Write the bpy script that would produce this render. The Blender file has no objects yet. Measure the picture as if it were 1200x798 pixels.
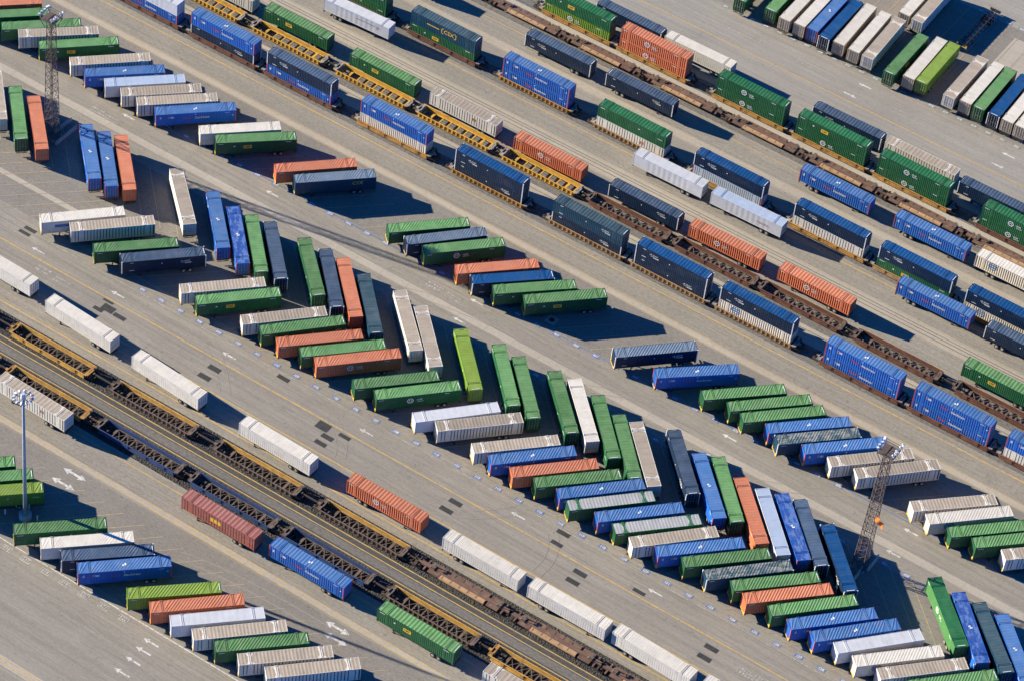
import bpy, math, random
from mathutils import Vector, Matrix
random.seed(7)
R = math.radians
scene = bpy.context.scene
COL = scene.collection

# ---------------------------------------------------------------- tables
TRAILERS = [
 ('orange', 'ra', -135.18, 13.44, 44.7, 'orange corrugated container trailer, leftmost of its colour in the top left slanted row'),
 ('green', 'ra', -131.5, 11.59, 45.1, 'green ribbed container trailer, leftmost of its colour in the top left slanted row'),
 ('green', 'ra', -124.45, 13.06, 45.0, 'green ribbed container trailer, second such from left in the top left slanted row'),
 ('whitetan', 'ra', -120.24, 13.4, 44.3, 'tan topped white container trailer, leftmost of its colour in the top left slanted row'),
 ('green', 'ra', -114.88, 13.34, 45.6, 'green ribbed container trailer, third such from left in the top left slanted row'),
 ('whitetan', 'ra', -106.84, 13.41, 45.5, 'tan topped white container trailer, second such from left in the top left slanted row'),
 ('blue', 'ra', -102.36, 12.45, 44.8, 'royal blue container trailer, leftmost of its colour in the top left slanted row'),
 ('silverblue', 'ra', -97.37, 12.7, 45.0, 'smooth bluish grey semi-trailer, the only such one in the top left slanted row'),
 ('whitetan', 'ra', -93.05, 12.48, 45.0, 'tan topped white container trailer, third such from left in the top left slanted row'),
 ('whitetan', 'ra', -88.85, 12.3, 44.9, 'tan topped white container trailer, rightmost of its colour in the top left slanted row'),
 ('blue', 'ra', -84.31, 12.32, 45.5, 'royal blue container trailer, rightmost of its colour in the top left slanted row'),
 ('white', 'ra', -73.98, 13.44, 44.7, 'white corrugated container trailer, the only such one in the top left slanted row'),
 ('green', 'ra', -69.85, 13.12, 43.8, 'green ribbed container trailer, rightmost of its colour in the top left slanted row'),
 ('orange', 'ra', -55.78, 14.03, 46.1, 'orange corrugated container trailer, rightmost of its colour in the top left slanted row'),
 ('slate', 'ra', -51.0, 13.89, 45.8, 'dark teal container on trailer with yellow side lettering, in the top left slanted row'),
 ('white', 'rb', -81.87, -26.07, 47.7, 'white corrugated container trailer, the only such one in the long slanted row'),
 ('whitetan', 'rb', -75.93, -24.39, 46.8, 'tan topped white container trailer, leftmost of its colour in the long slanted row'),
 ('green', 'rb', -68.71, -26.24, 45.6, 'green ribbed container trailer, leftmost of its colour in the long slanted row'),
 ('navy', 'rb', -63.09, -25.07, 46.7, 'navy blue container trailer, the only such one in the long slanted row'),
 ('whitetan', 'rb', -49.26, -24.57, 46.5, 'tan topped white container trailer, second such from left in the long slanted row'),
 ('green', 'rb', -45.24, -25.03, 47.7, 'green ribbed container trailer, second such from left in the long slanted row'),
 ('whitetan', 'rb', -35.47, -23.77, 47.9, 'tan topped white container trailer, third such from left in the long slanted row'),
 ('green', 'rb', -31.27, -23.64, 49.3, 'green ribbed container trailer, third such from left in the long slanted row'),
 ('orange', 'rb', -26.73, -24.38, 47.3, 'orange corrugated container trailer, leftmost of its colour in the long slanted row'),
 ('green', 'rb', -21.82, -23.8, 47.1, 'green ribbed container trailer, fourth such from left in the long slanted row'),
 ('orange', 'rb', -18.23, -24.04, 47.6, 'orange corrugated container trailer, second such from left in the long slanted row'),
 ('green', 'rb', -9.34, -24.27, 47.4, 'green ribbed container trailer, fifth such from left in the long slanted row'),
 ('green', 'rb', -4.73, -23.9, 48.0, 'green ribbed container trailer, sixth such from left in the long slanted row'),
 ('silver', 'rb', 4.06, -24.05, 48.8, 'smooth pale grey semi-trailer, leftmost of its colour in the long slanted row'),
 ('whitetan', 'rb', 8.72, -23.47, 47.1, 'tan topped white container trailer, fourth such from left in the long slanted row'),
 ('whitetan', 'rb', 17.08, -23.86, 46.6, 'tan topped white container trailer, fifth such from left in the long slanted row'),
 ('blue', 'rb', 20.97, -24.29, 47.4, 'royal blue container trailer, leftmost of its colour in the long slanted row'),
 ('orange', 'rb', 25.82, -24.39, 46.8, 'orange corrugated container trailer, third such from left in the long slanted row'),
 ('green', 'rb', 30.55, -23.88, 46.6, 'green ribbed container trailer, seventh such from left in the long slanted row'),
 ('blue', 'rb', 35.24, -23.36, 47.5, 'royal blue container trailer, second such from left in the long slanted row'),
 ('greengrey', 'rb', 38.22, -24.75, 47.1, 'grey topped green container trailer, leftmost of its colour in the long slanted row'),
 ('blue', 'rb', 43.77, -23.84, 47.2, 'royal blue container trailer, third such from left in the long slanted row'),
 ('greengrey', 'rb', 47.76, -24.28, 47.0, 'grey topped green container trailer, rightmost of its colour in the long slanted row'),
 ('whitetan', 'rb', 51.79, -25.0, 47.9, 'tan topped white container trailer, sixth such from left in the long slanted row'),
 ('blue', 'rb', 56.72, -24.12, 46.3, 'royal blue container trailer, fourth such from left in the long slanted row'),
 ('green', 'rb', 61.76, -23.35, 46.2, 'green ribbed container trailer, eighth such from left in the long slanted row'),
 ('tealworn', 'rb', 66.34, -23.43, 47.0, 'streaky dark teal container trailer, the only such one in the long slanted row'),
 ('green', 'rb', 71.5, -22.64, 46.1, 'green ribbed container trailer, ninth such from left in the long slanted row'),
 ('orange', 'rb', 74.7, -23.72, 46.7, 'orange corrugated container trailer, rightmost of its colour in the long slanted row'),
 ('green', 'rb', 79.59, -23.3, 47.6, 'green ribbed container trailer, tenth such from left in the long slanted row'),
 ('blue', 'rb', 83.84, -23.84, 47.8, 'royal blue container trailer, fifth such from left in the long slanted row'),
 ('blue', 'rb', 88.37, -23.64, 48.9, 'royal blue container trailer, rightmost of its colour in the long slanted row'),
 ('silver', 'rb', 92.86, -23.22, 49.3, 'smooth pale grey semi-trailer, rightmost of its colour in the long slanted row'),
 ('cream', 'rb', 97.17, -24.04, 46.7, 'cream corrugated container trailer, the only such one in the long slanted row'),
 ('whitetan', 'rb', 101.94, -23.89, 46.8, 'tan topped white container trailer, rightmost of its colour in the long slanted row'),
 ('green', 'rb', 107.4, -22.93, 47.1, 'green ribbed container trailer, rightmost of its colour in the long slanted row'),
 ('green', 'rc', -28.64, 14.03, 46.5, 'green ribbed container trailer, leftmost of its colour in the middle slanted row'),
 ('steel', 'rc', -24.29, 13.65, 49.0, 'navy container trailer with sheen coloured roof, leftmost of its colour in the middle slanted row'),
 ('green', 'rc', -20.03, 13.59, 47.8, 'green ribbed container trailer, second such from left in the middle slanted row'),
 ('orange', 'rc', -11.78, 12.93, 45.8, 'orange corrugated container trailer, the only such one in the middle slanted row'),
 ('navyblue', 'rc', -7.84, 12.34, 44.9, 'bright topped navy container trailer, the only such one in the middle slanted row'),
 ('green', 'rc', -3.03, 12.77, 45.1, 'green ribbed container trailer, third such from left in the middle slanted row'),
 ('green', 'rc', 3.0, 14.35, 45.8, 'green ribbed container trailer, fourth such from left in the middle slanted row'),
 ('steel', 'rc', 24.13, 13.14, 46.1, 'navy container trailer with sheen coloured roof, rightmost of its colour in the middle slanted row'),
 ('blue', 'rc', 33.33, 13.23, 43.4, 'royal blue container trailer, leftmost of its colour in the middle slanted row'),
 ('green', 'rc', 43.09, 14.14, 45.3, 'green ribbed container trailer, fifth such from left in the middle slanted row'),
 ('green', 'rc', 48.38, 14.8, 46.3, 'green ribbed container trailer, sixth such from left in the middle slanted row'),
 ('green', 'rc', 51.78, 13.86, 46.2, 'green ribbed container trailer, seventh such from left in the middle slanted row'),
 ('blue', 'rc', 56.97, 14.48, 45.6, 'royal blue container trailer, second such from left in the middle slanted row'),
 ('tealworn', 'rc', 59.78, 13.06, 45.8, 'streaky dark teal container trailer, the only such one in the middle slanted row'),
 ('blue', 'rc', 64.94, 14.16, 45.8, 'royal blue container trailer, rightmost of its colour in the middle slanted row'),
 ('whitetan', 'rc', 70.25, 14.53, 46.6, 'tan topped white container trailer, leftmost of its colour in the middle slanted row'),
 ('whitetan', 'rc', 75.49, 15.15, 47.2, 'tan topped white container trailer, second such from left in the middle slanted row'),
 ('whitetan', 'rc', 87.81, 14.23, 45.0, 'tan topped white container trailer, third such from left in the middle slanted row'),
 ('cream', 'rc', 91.52, 13.41, 45.9, 'cream corrugated container trailer, the only such one in the middle slanted row'),
 ('green', 'rc', 96.21, 12.98, 45.6, 'green ribbed container trailer, eighth such from left in the middle slanted row'),
 ('green', 'rc', 100.91, 13.51, 45.8, 'green ribbed container trailer, rightmost of its colour in the middle slanted row'),
 ('whitetan', 'rc', 106.59, 14.4, 45.7, 'tan topped white container trailer, rightmost of its colour in the middle slanted row'),
 ('green', 'rd', -56.2, -89.09, 44.6, 'green ribbed container trailer, leftmost of its colour in the bottom left slanted row'),
 ('green', 'rd', -51.8, -89.46, 44.7, 'green ribbed container trailer, second such from left in the bottom left slanted row'),
 ('lime', 'rd', -48.41, -90.83, 44.6, 'lime green container trailer, leftmost of its colour in the bottom left slanted row'),
 ('green', 'rd', -34.46, -90.41, 44.2, 'green ribbed container trailer, third such from left in the bottom left slanted row'),
 ('white', 'rd', -28.79, -90.04, 44.3, 'white corrugated container trailer, the only such one in the bottom left slanted row'),
 ('navy', 'rd', -24.23, -90.11, 44.0, 'navy blue container trailer, the only such one in the bottom left slanted row'),
 ('blue', 'rd', -20.25, -90.48, 44.6, 'royal blue container trailer, the only such one in the bottom left slanted row'),
 ('lime', 'rd', -9.93, -89.75, 43.9, 'lime green container trailer, rightmost of its colour in the bottom left slanted row'),
 ('orange', 'rd', -5.08, -89.63, 45.3, 'orange corrugated container trailer, the only such one in the bottom left slanted row'),
 ('silver', 'rd', -0.5, -89.86, 45.1, 'smooth pale grey semi-trailer, the only such one in the bottom left slanted row'),
 ('whitetan', 'rd', 4.26, -89.87, 45.5, 'tan topped white container trailer, leftmost of its colour in the bottom left slanted row'),
 ('green', 'rd', 8.8, -89.72, 45.4, 'green ribbed container trailer, rightmost of its colour in the bottom left slanted row'),
 ('whitetan', 'rd', 13.68, -89.52, 44.9, 'tan topped white container trailer, second such from left in the bottom left slanted row'),
 ('whitetan', 'rd', 18.95, -88.87, 45.8, 'tan topped white container trailer, rightmost of its colour in the bottom left slanted row'),
 ('whitetan', 're', -117.32, -9.07, -45.5, 'tan topped white container trailer, leftmost of its colour in the long steep row'),
 ('green', 're', -110.35, -11.05, -45.6, 'green ribbed container trailer, leftmost of its colour in the long steep row'),
 ('orange', 're', -105.54, -10.84, -44.3, 'orange corrugated container trailer, leftmost of its colour in the long steep row'),
 ('blue', 're', -92.2, -10.96, -44.8, 'royal blue container trailer, leftmost of its colour in the long steep row'),
 ('blue', 're', -88.28, -10.44, -45.6, 'royal blue container trailer, second such from left in the long steep row'),
 ('orange', 're', -84.99, -9.11, -45.1, 'orange corrugated container trailer, second such from left in the long steep row'),
 ('whitetan', 're', -70.31, -9.7, -42.7, 'tan topped white container trailer, second such from left in the long steep row'),
 ('blue', 're', -61.04, -10.62, -45.1, 'royal blue container trailer, third such from left in the long steep row'),
 ('bluemottled', 're', -55.48, -11.64, -45.8, 'patchy royal blue container trailer, leftmost of its colour in the long steep row'),
 ('green', 're', -51.32, -11.29, -45.9, 'green ribbed container trailer, second such from left in the long steep row'),
 ('navy', 're', -47.34, -10.53, -45.5, 'navy blue container trailer, leftmost of its colour in the long steep row'),
 ('green', 're', -39.36, -9.79, -43.7, 'green ribbed container trailer, third such from left in the long steep row'),
 ('navy', 're', -34.58, -9.93, -45.9, 'navy blue container trailer, second such from left in the long steep row'),
 ('orange', 're', -30.41, -9.79, -45.0, 'orange corrugated container trailer, third such from left in the long steep row'),
 ('teal', 're', -24.85, -10.89, -45.6, 'dark teal container trailer, leftmost of its colour in the long steep row'),
 ('whitetan', 're', -16.63, -10.08, -43.9, 'tan topped white container trailer, third such from left in the long steep row'),
 ('whitetan', 're', -11.27, -11.14, -44.8, 'tan topped white container trailer, fourth such from left in the long steep row'),
 ('lime', 're', -1.98, -11.39, -45.4, 'lime green container trailer, the only such one in the long steep row'),
 ('green', 're', 5.88, -10.35, -46.0, 'green ribbed container trailer, fourth such from left in the long steep row'),
 ('green', 're', 10.55, -10.67, -46.0, 'green ribbed container trailer, fifth such from left in the long steep row'),
 ('green', 're', 17.99, -9.46, -44.9, 'green ribbed container trailer, sixth such from left in the long steep row'),
 ('white', 're', 22.05, -8.79, -45.1, 'white corrugated container trailer, the only such one in the long steep row'),
 ('green', 're', 27.59, -9.78, -46.3, 'green ribbed container trailer, seventh such from left in the long steep row'),
 ('green', 're', 33.27, -11.52, -46.8, 'green ribbed container trailer, eighth such from left in the long steep row'),
 ('whitetan', 're', 36.92, -11.03, -45.9, 'tan topped white container trailer, rightmost of its colour in the long steep row'),
 ('navy', 're', 43.48, -8.27, -45.5, 'navy blue container trailer, third such from left in the long steep row'),
 ('blue', 're', 50.27, -10.32, -45.1, 'royal blue container trailer, fourth such from left in the long steep row'),
 ('green', 're', 53.42, -9.01, -46.2, 'green ribbed container trailer, rightmost of its colour in the long steep row'),
 ('orange', 're', 59.43, -10.77, -45.1, 'orange corrugated container trailer, rightmost of its colour in the long steep row'),
 ('silverblue', 're', 63.88, -10.64, -45.6, 'smooth bluish grey semi-trailer, the only such one in the long steep row'),
 ('bluemottled', 're', 67.4, -9.43, -45.2, 'patchy royal blue container trailer, second such from left in the long steep row'),
 ('navy', 're', 70.7, -8.63, -45.6, 'navy blue container trailer, rightmost of its colour in the long steep row'),
 ('navyblue', 're', 77.68, -10.67, -44.9, 'bright topped navy container trailer, the only such one in the long steep row'),
 ('greenlite', 're', 99.33, -9.61, -44.4, 'two tone green container trailer, the only such one in the long steep row'),
 ('bluemottled', 're', 104.19, -10.3, -46.3, 'patchy royal blue container trailer, rightmost of its colour in the long steep row'),
 ('teal', 're', 108.46, -9.88, -44.1, 'dark teal container trailer, rightmost of its colour in the long steep row'),
 ('blue', 're', 112.85, -9.84, -45.3, 'royal blue container trailer, rightmost of its colour in the long steep row'),
 ('white', 'rf', -85.1, -46.01, -1.3, 'white corrugated container trailer, leftmost of its colour along the wide lower road'),
 ('white', 'rf', -64.13, -47.94, -3.0, 'white corrugated container trailer, second such from left along the wide lower road'),
 ('white', 'rf', -42.59, -49.34, -3.5, 'white corrugated container trailer, third such from left along the wide lower road'),
 ('white', 'rf', -17.12, -50.06, -1.2, 'white corrugated container trailer, fourth such from left along the wide lower road'),
 ('orange', 'rf', 6.4, -49.15, 180.1, 'orange corrugated container trailer, the only such one along the wide lower road'),
 ('white', 'rf', 27.57, -49.64, 179.5, 'white corrugated container trailer, fifth such from left along the wide lower road'),
 ('white', 'rf', 45.63, -49.61, 179.8, 'white corrugated container trailer, sixth such from left along the wide lower road'),
 ('white', 'rf', 63.04, -49.52, 177.7, 'white corrugated container trailer, seventh such from left along the wide lower road'),
 ('white', 'rf', 81.16, -49.53, 178.6, 'white corrugated container trailer, rightmost of its colour along the wide lower road'),
 ('whitetan', 'rg', -58.03, -68.95, -1.5, 'tan topped white container trailer, leftmost of its colour beside the blue well cars'),
 ('red', 'rg', -14.19, -70.6, -0.3, 'faded red container trailer, the only such one beside the blue well cars'),
 ('blue', 'rg', 4.71, -70.03, -0.2, 'royal blue container trailer, the only such one beside the blue well cars'),
 ('green', 'rg', 28.06, -70.22, -0.3, 'green ribbed container trailer, the only such one beside the blue well cars'),
 ('whitetan', 'rg', 50.18, -70.38, -0.5, 'tan topped white container trailer, rightmost of its colour beside the blue well cars'),
 ('whitetan', 'rh', -104.09, 48.0, 0.4, 'tan topped white container trailer, leftmost of its colour beside the empty yellow wells'),
 ('green', 'rh', -84.81, 47.98, 0.5, 'green ribbed container trailer, leftmost of its colour beside the empty yellow wells'),
 ('green', 'rh', -62.55, 47.55, 0.3, 'green ribbed container trailer, second such from left beside the empty yellow wells'),
 ('whitetan', 'rh', -42.83, 47.99, 0.3, 'tan topped white container trailer, rightmost of its colour beside the empty yellow wells'),
 ('orange', 'rh', -22.06, 47.74, 180.4, 'orange corrugated container trailer, leftmost of its colour beside the empty yellow wells'),
 ('navy', 'rh', 0.48, 48.07, 0.6, 'navy blue container trailer, the only such one beside the empty yellow wells'),
 ('orange', 'rh', 19.14, 48.32, 1.2, 'orange corrugated container trailer, second such from left beside the empty yellow wells'),
 ('orange', 'rh', 39.32, 48.74, -0.1, 'orange corrugated container trailer, rightmost of its colour beside the empty yellow wells'),
 ('green', 'rh', 80.35, 48.56, 0.2, 'green ribbed container trailer, rightmost of its colour beside the empty yellow wells'),
 ('silver', 'ri', -77.25, 58.82, 182.8, 'smooth pale grey semi-trailer, leftmost of its colour before the middle stack train'),
 ('silver', 'ri', -0.66, 59.11, 0.8, 'smooth pale grey semi-trailer, rightmost of its colour before the middle stack train'),
 ('silverblue', 'ri', 17.6, 59.31, 1.2, 'smooth bluish grey semi-trailer, the only such one before the middle stack train'),
 ('blue', 'ri', 59.46, 60.43, 180.5, 'royal blue container trailer, the only such one before the middle stack train'),
 ('navy', 'ri', 78.98, 60.52, 180.7, 'navy blue container trailer, the only such one before the middle stack train'),
 ('navy', 'rj', -38.27, 76.34, 0.3, 'navy blue container trailer, leftmost of its colour behind the middle stack train'),
 ('navy', 'rj', -18.31, 76.52, 181.0, 'navy blue container trailer, rightmost of its colour behind the middle stack train'),
 ('blue', 'rj', 28.03, 76.78, 180.1, 'royal blue container trailer, leftmost of its colour behind the middle stack train'),
 ('blue', 'rj', 49.8, 76.98, 180.4, 'royal blue container trailer, rightmost of its colour behind the middle stack train'),
 ('cream', 'rj', 68.05, 77.34, 180.2, 'cream corrugated container trailer, the only such one behind the middle stack train'),
 ('navy', 'rk', -32.39, 94.65, 0.1, 'navy blue container trailer, leftmost of its colour behind the far stack train'),
 ('white', 'rk', -15.43, 94.84, 0.7, 'white corrugated container trailer, the only such one behind the far stack train'),
 ('navy', 'rk', 20.28, 95.36, 0.6, 'navy blue container trailer, second such from left behind the far stack train'),
 ('whitetan', 'rk', 37.39, 95.39, 0.3, 'tan topped white container trailer, the only such one behind the far stack train'),
 ('navy', 'rk', 55.08, 94.52, 0.6, 'navy blue container trailer, rightmost of its colour behind the far stack train'),
 ('green', 'rl', -17.72, 122.34, -88.2, 'green ribbed container trailer, leftmost of its colour in the top right row'),
 ('green', 'rl', -10.92, 123.65, -88.1, 'green ribbed container trailer, second such from left in the top right row'),
 ('whitedirty', 'rl', -7.02, 122.97, -88.2, 'brown stained white container trailer, leftmost of its colour in the top right row'),
 ('whitedirty', 'rl', -3.61, 123.45, -88.2, 'brown stained white container trailer, second such from left in the top right row'),
 ('blue', 'rl', -0.67, 123.86, -88.2, 'royal blue container trailer, the only such one in the top right row'),
 ('navyblue', 'rl', 2.64, 122.96, -88.2, 'bright topped navy container trailer, leftmost of its colour in the top right row'),
 ('whitedirty', 'rl', 5.76, 123.52, -86.8, 'brown stained white container trailer, third such from left in the top right row'),
 ('whitedirty', 'rl', 9.44, 123.37, -86.9, 'brown stained white container trailer, fourth such from left in the top right row'),
 ('whitetan', 'rl', 12.8, 123.53, -87.0, 'tan topped white container trailer, leftmost of its colour in the top right row'),
 ('whitedirty', 'rl', 11.98, 141.46, -88.3, 'brown stained white container trailer, fifth such from left in the top right row'),
 ('whitetan', 'rl', 15.29, 141.22, -88.2, 'tan topped white container trailer, second such from left in the top right row'),
 ('green', 'rl', 19.08, 121.94, -88.7, 'green ribbed container trailer, third such from left in the top right row'),
 ('whitedirty', 'rl', 22.9, 123.4, -87.8, 'brown stained white container trailer, sixth such from left in the top right row'),
 ('lime', 'rl', 25.74, 123.78, -88.3, 'lime green container trailer, the only such one in the top right row'),
 ('whitetan', 'rl', 32.55, 123.5, -88.7, 'tan topped white container trailer, rightmost of its colour in the top right row'),
 ('whitedirty', 'rl', 36.14, 124.14, -88.6, 'brown stained white container trailer, seventh such from left in the top right row'),
 ('green', 'rl', 39.15, 124.11, -88.3, 'green ribbed container trailer, rightmost of its colour in the top right row'),
 ('navyblue', 'rl', 42.65, 124.28, -88.2, 'bright topped navy container trailer, rightmost of its colour in the top right row'),
 ('whitedirty', 'rl', 45.76, 124.43, -88.2, 'brown stained white container trailer, eighth such from left in the top right row'),
 ('whitedirty', 'rl', 48.74, 124.57, -88.2, 'brown stained white container trailer, rightmost of its colour in the top right row'),
]
STACKS = [
 ('D1a', 'silver', 'blue', 's1', -113.43, 34.66),
 ('D1b', 'blue', 'navy', 's1', -93.63, 34.66),
 ('D1c', 'navy', 'blue', 's1', -74.18, 34.66),
 ('D1d', 'blue', 'cream', 's1', -50.72, 34.66),
 ('D1e', 'navyblue', 'navyblue', 's1', -27.57, 34.66),
 ('D1f', 'teal', 'navyblue', 's1', -4.27, 34.66),
 ('D1g', 'navyblue', 'navyblue', 's1', 14.98, 34.66),
 ('D1h', 'navyblue', 'cream', 's1', 34.29, 34.66),
 ('D1i', 'blue', 'blue', 's1', 57.67, 34.66),
 ('D1j', 'blue', 'blue', 's1', 76.96, 34.66),
 ('D1k', 'blue', 'whitetan', 's1', 96.6, 34.66),
 ('D2a', 'greendark', 'greendark', 's2', -81.82, 64.71),
 ('D2b', 'teal', 'greendark', 's2', -59.37, 64.71),
 ('D2c', 'blue', 'blue', 's2', -36.21, 64.71),
 ('D2d', 'greendark', 'whitetan', 's2', -13.0, 64.71),
 ('D2e', 'navyblue', 'paleblue', 's2', 10.02, 64.71),
 ('D2f', 'navyblue', 'whitetan', 's2', 33.44, 64.71),
 ('D2g', 'navyblue', 'greendark', 's2', 52.74, 64.71),
 ('D2h', 'navyblue', 'cream', 's2', 72.12, 64.71),
 ('D3a', 'greendark', 'lime', 's3', -41.44, 88.71),
 ('D3b', 'orange', 'orange', 's3', -22.62, 88.71),
 ('D3c', 'greendark', 'greendark', 's3', 1.0, 88.71),
 ('D3d', 'greendark', 'greendark', 's3', 20.27, 88.71),
 ('D3e', 'greendark', 'greendark', 's3', 39.35, 88.71),
 ('D3f', 'greendark', 'greendark', 's3', 63.14, 88.71),
]


# ---------------------------------------------------------------- helpers
class MB:
    """collects boxes, prisms, tubes; build() links them as ONE mesh object"""
    def __init__(self):
        self.v, self.f = [], []
    def add(self, vs, fs):
        n = len(self.v)
        self.v += [tuple(p) for p in vs]
        self.f += [tuple(i + n for i in q) for q in fs]
    def box(self, x0, x1, y0, y1, z0, z1):
        self.add([(x0,y0,z0),(x1,y0,z0),(x1,y1,z0),(x0,y1,z0),(x0,y0,z1),(x1,y0,z1),(x1,y1,z1),(x0,y1,z1)],
                 [(3,2,1,0),(4,5,6,7),(0,1,5,4),(1,2,6,5),(2,3,7,6),(3,0,4,7)])
    def bar(self, a, b, w, h=None):
        """square bar from a to b"""
        h = h or w
        a, b = Vector(a), Vector(b); d = (b - a).normalized()
        s = d.cross(Vector((0,0,1)))
        if s.length < 1e-3: s = Vector((1,0,0))
        s.normalize(); t = d.cross(s)
        s *= w / 2; t *= h / 2
        vs = [a-s-t, a+s-t, a+s+t, a-s+t, b-s-t, b+s-t, b+s+t, b-s+t]
        self.add(vs, [(0,1,2,3),(7,6,5,4),(1,0,4,5),(2,1,5,6),(3,2,6,7),(0,3,7,4)])
    def tube(self, a, b, r0, r1=None, n=12, cap=True):
        r1 = r0 if r1 is None else r1
        a, b = Vector(a), Vector(b); d = (b - a).normalized()
        s = d.cross(Vector((0,0,1)))
        if s.length < 1e-3: s = Vector((1,0,0))
        s.normalize(); t = d.cross(s)
        vs = []
        for c, r in ((a, r0), (b, r1)):
            for i in range(n):
                q = 2 * math.pi * i / n
                vs.append(c + s * r * math.cos(q) + t * r * math.sin(q))
        fs = [(i, (i+1) % n, n + (i+1) % n, n + i) for i in range(n)]
        if cap: fs += [tuple(range(n-1, -1, -1)), tuple(range(n, 2*n))]
        self.add(vs, fs)
    def prism(self, poly, axis, a, b):
        """poly extruded; axis 'y': poly in (x,z); 'x': poly in (y,z); 'z': poly in (x,y)"""
        mk = {'y': lambda p, q: (p[0], q, p[1]), 'x': lambda p, q: (q, p[0], p[1]), 'z': lambda p, q: (p[0], p[1], q)}[axis]
        n = len(poly)
        vs = [mk(p, a) for p in poly] + [mk(p, b) for p in poly]
        self.add(vs, [(i, (i+1) % n, n + (i+1) % n, n + i) for i in range(n)] + [tuple(range(n-1,-1,-1)), tuple(range(n, 2*n))])
    def mesh(self, name, m, smooth=False):
        me = bpy.data.meshes.new(name)
        me.from_pydata(self.v, [], self.f)
        me.materials.append(m)
        if smooth:
            for p in me.polygons: p.use_smooth = True
        me.update()
        return me
    def build(self, name, m, parent=None, loc=None):
        return link(name, self.mesh(name, m), parent, loc)

def link(name, data, parent=None, loc=None, rz=0):
    o = bpy.data.objects.new(name, data)
    COL.objects.link(o)
    if loc is not None: o.location = loc
    if rz: o.rotation_euler = (0, 0, rz)
    if parent is not None: o.parent = parent
    return o
def tag(o, label=None, cat=None, group=None, kind=None):
    if label: o['label'] = label
    if cat: o['category'] = cat
    if group: o['group'] = group
    if kind: o['kind'] = kind
    return o
def copy_tree(o, parent=None):
    c = o.copy(); COL.objects.link(c)
    if parent is not None: c.parent = parent
    for ch in KIDS.get(o.name, []):
        n = copy_tree(ch, c)
        KIDS.setdefault(c.name, []).append(n)
    return c
KIDS = {}
def part(name, data, parent, loc=None, rz=0):
    o = link(name, data, parent, loc, rz)
    KIDS.setdefault(parent.name, []).append(o)
    return o

# ---------------------------------------------------------------- materials
class NT:
    def __init__(self, name, rough=.6, metal=0.):
        self.m = bpy.data.materials.new(name); self.m.use_nodes = True
        self.t = self.m.node_tree; self.n = self.t.nodes
        self.b = self.n['Principled BSDF']
        self.b.inputs['Roughness'].default_value = rough
        self.b.inputs['Metallic'].default_value = metal
        self.co = None
    def L(self, a, b): self.t.links.new(a, b)
    def coord(self, world=False, rnd=True, scale=(1,1,1)):
        if world:
            src = self.n.new('ShaderNodeNewGeometry').outputs['Position']
        else:
            src = self.n.new('ShaderNodeTexCoord').outputs['Object']
            if rnd:
                oi = self.n.new('ShaderNodeObjectInfo')
                mu = self.n.new('ShaderNodeMath'); mu.operation = 'MULTIPLY'; mu.inputs[1].default_value = 197.
                self.L(oi.outputs['Random'], mu.inputs[0])
                cb = self.n.new('ShaderNodeCombineXYZ'); self.L(mu.outputs[0], cb.inputs[0]); self.L(mu.outputs[0], cb.inputs[1])
                ad = self.n.new('ShaderNodeVectorMath'); ad.operation = 'ADD'
                self.L(src, ad.inputs[0]); self.L(cb.outputs[0], ad.inputs[1]); src = ad.outputs[0]
        mp = self.n.new('ShaderNodeMapping'); mp.inputs['Scale'].default_value = scale
        self.L(src, mp.inputs[0])
        return mp.outputs[0]
    def noise(self, co, scale, lo=.4, hi=.6, detail=3., rough=.6):
        t = self.n.new('ShaderNodeTexNoise'); t.inputs['Scale'].default_value = scale
        t.inputs['Detail'].default_value = detail; t.inputs['Roughness'].default_value = rough
        self.L(co, t.inputs['Vector'])
        r = self.n.new('ShaderNodeMapRange'); r.inputs[1].default_value = lo; r.inputs[2].default_value = hi
        self.L(t.outputs['Fac'], r.inputs[0])
        return r.outputs[0]
    def math(self, op, a, b=None, clamp=False):
        m = self.n.new('ShaderNodeMath'); m.operation = op; m.use_clamp = clamp
        for i, x in enumerate((a, b)):
            if x is None: continue
            if isinstance(x, (int, float)): m.inputs[i].default_value = x
            else: self.L(x, m.inputs[i])
        return m.outputs[0]
    def mix(self, fac, a, b, mode='MIX'):
        m = self.n.new('ShaderNodeMix'); m.data_type = 'RGBA'; m.blend_type = mode
        for sock, x in ((m.inputs[0], fac), (m.inputs[6], a), (m.inputs[7], b)):
            if isinstance(x, (int, float)): sock.default_value = x
            elif isinstance(x, (tuple, list)): sock.default_value = (*x, 1) if len(x) == 3 else x
            else: self.L(x, sock)
        return m.outputs[2]
    def out(self, col):
        if isinstance(col, (tuple, list)): self.b.inputs['Base Color'].default_value = (*col, 1)
        else: self.L(col, self.b.inputs['Base Color'])
        return self.m

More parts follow.
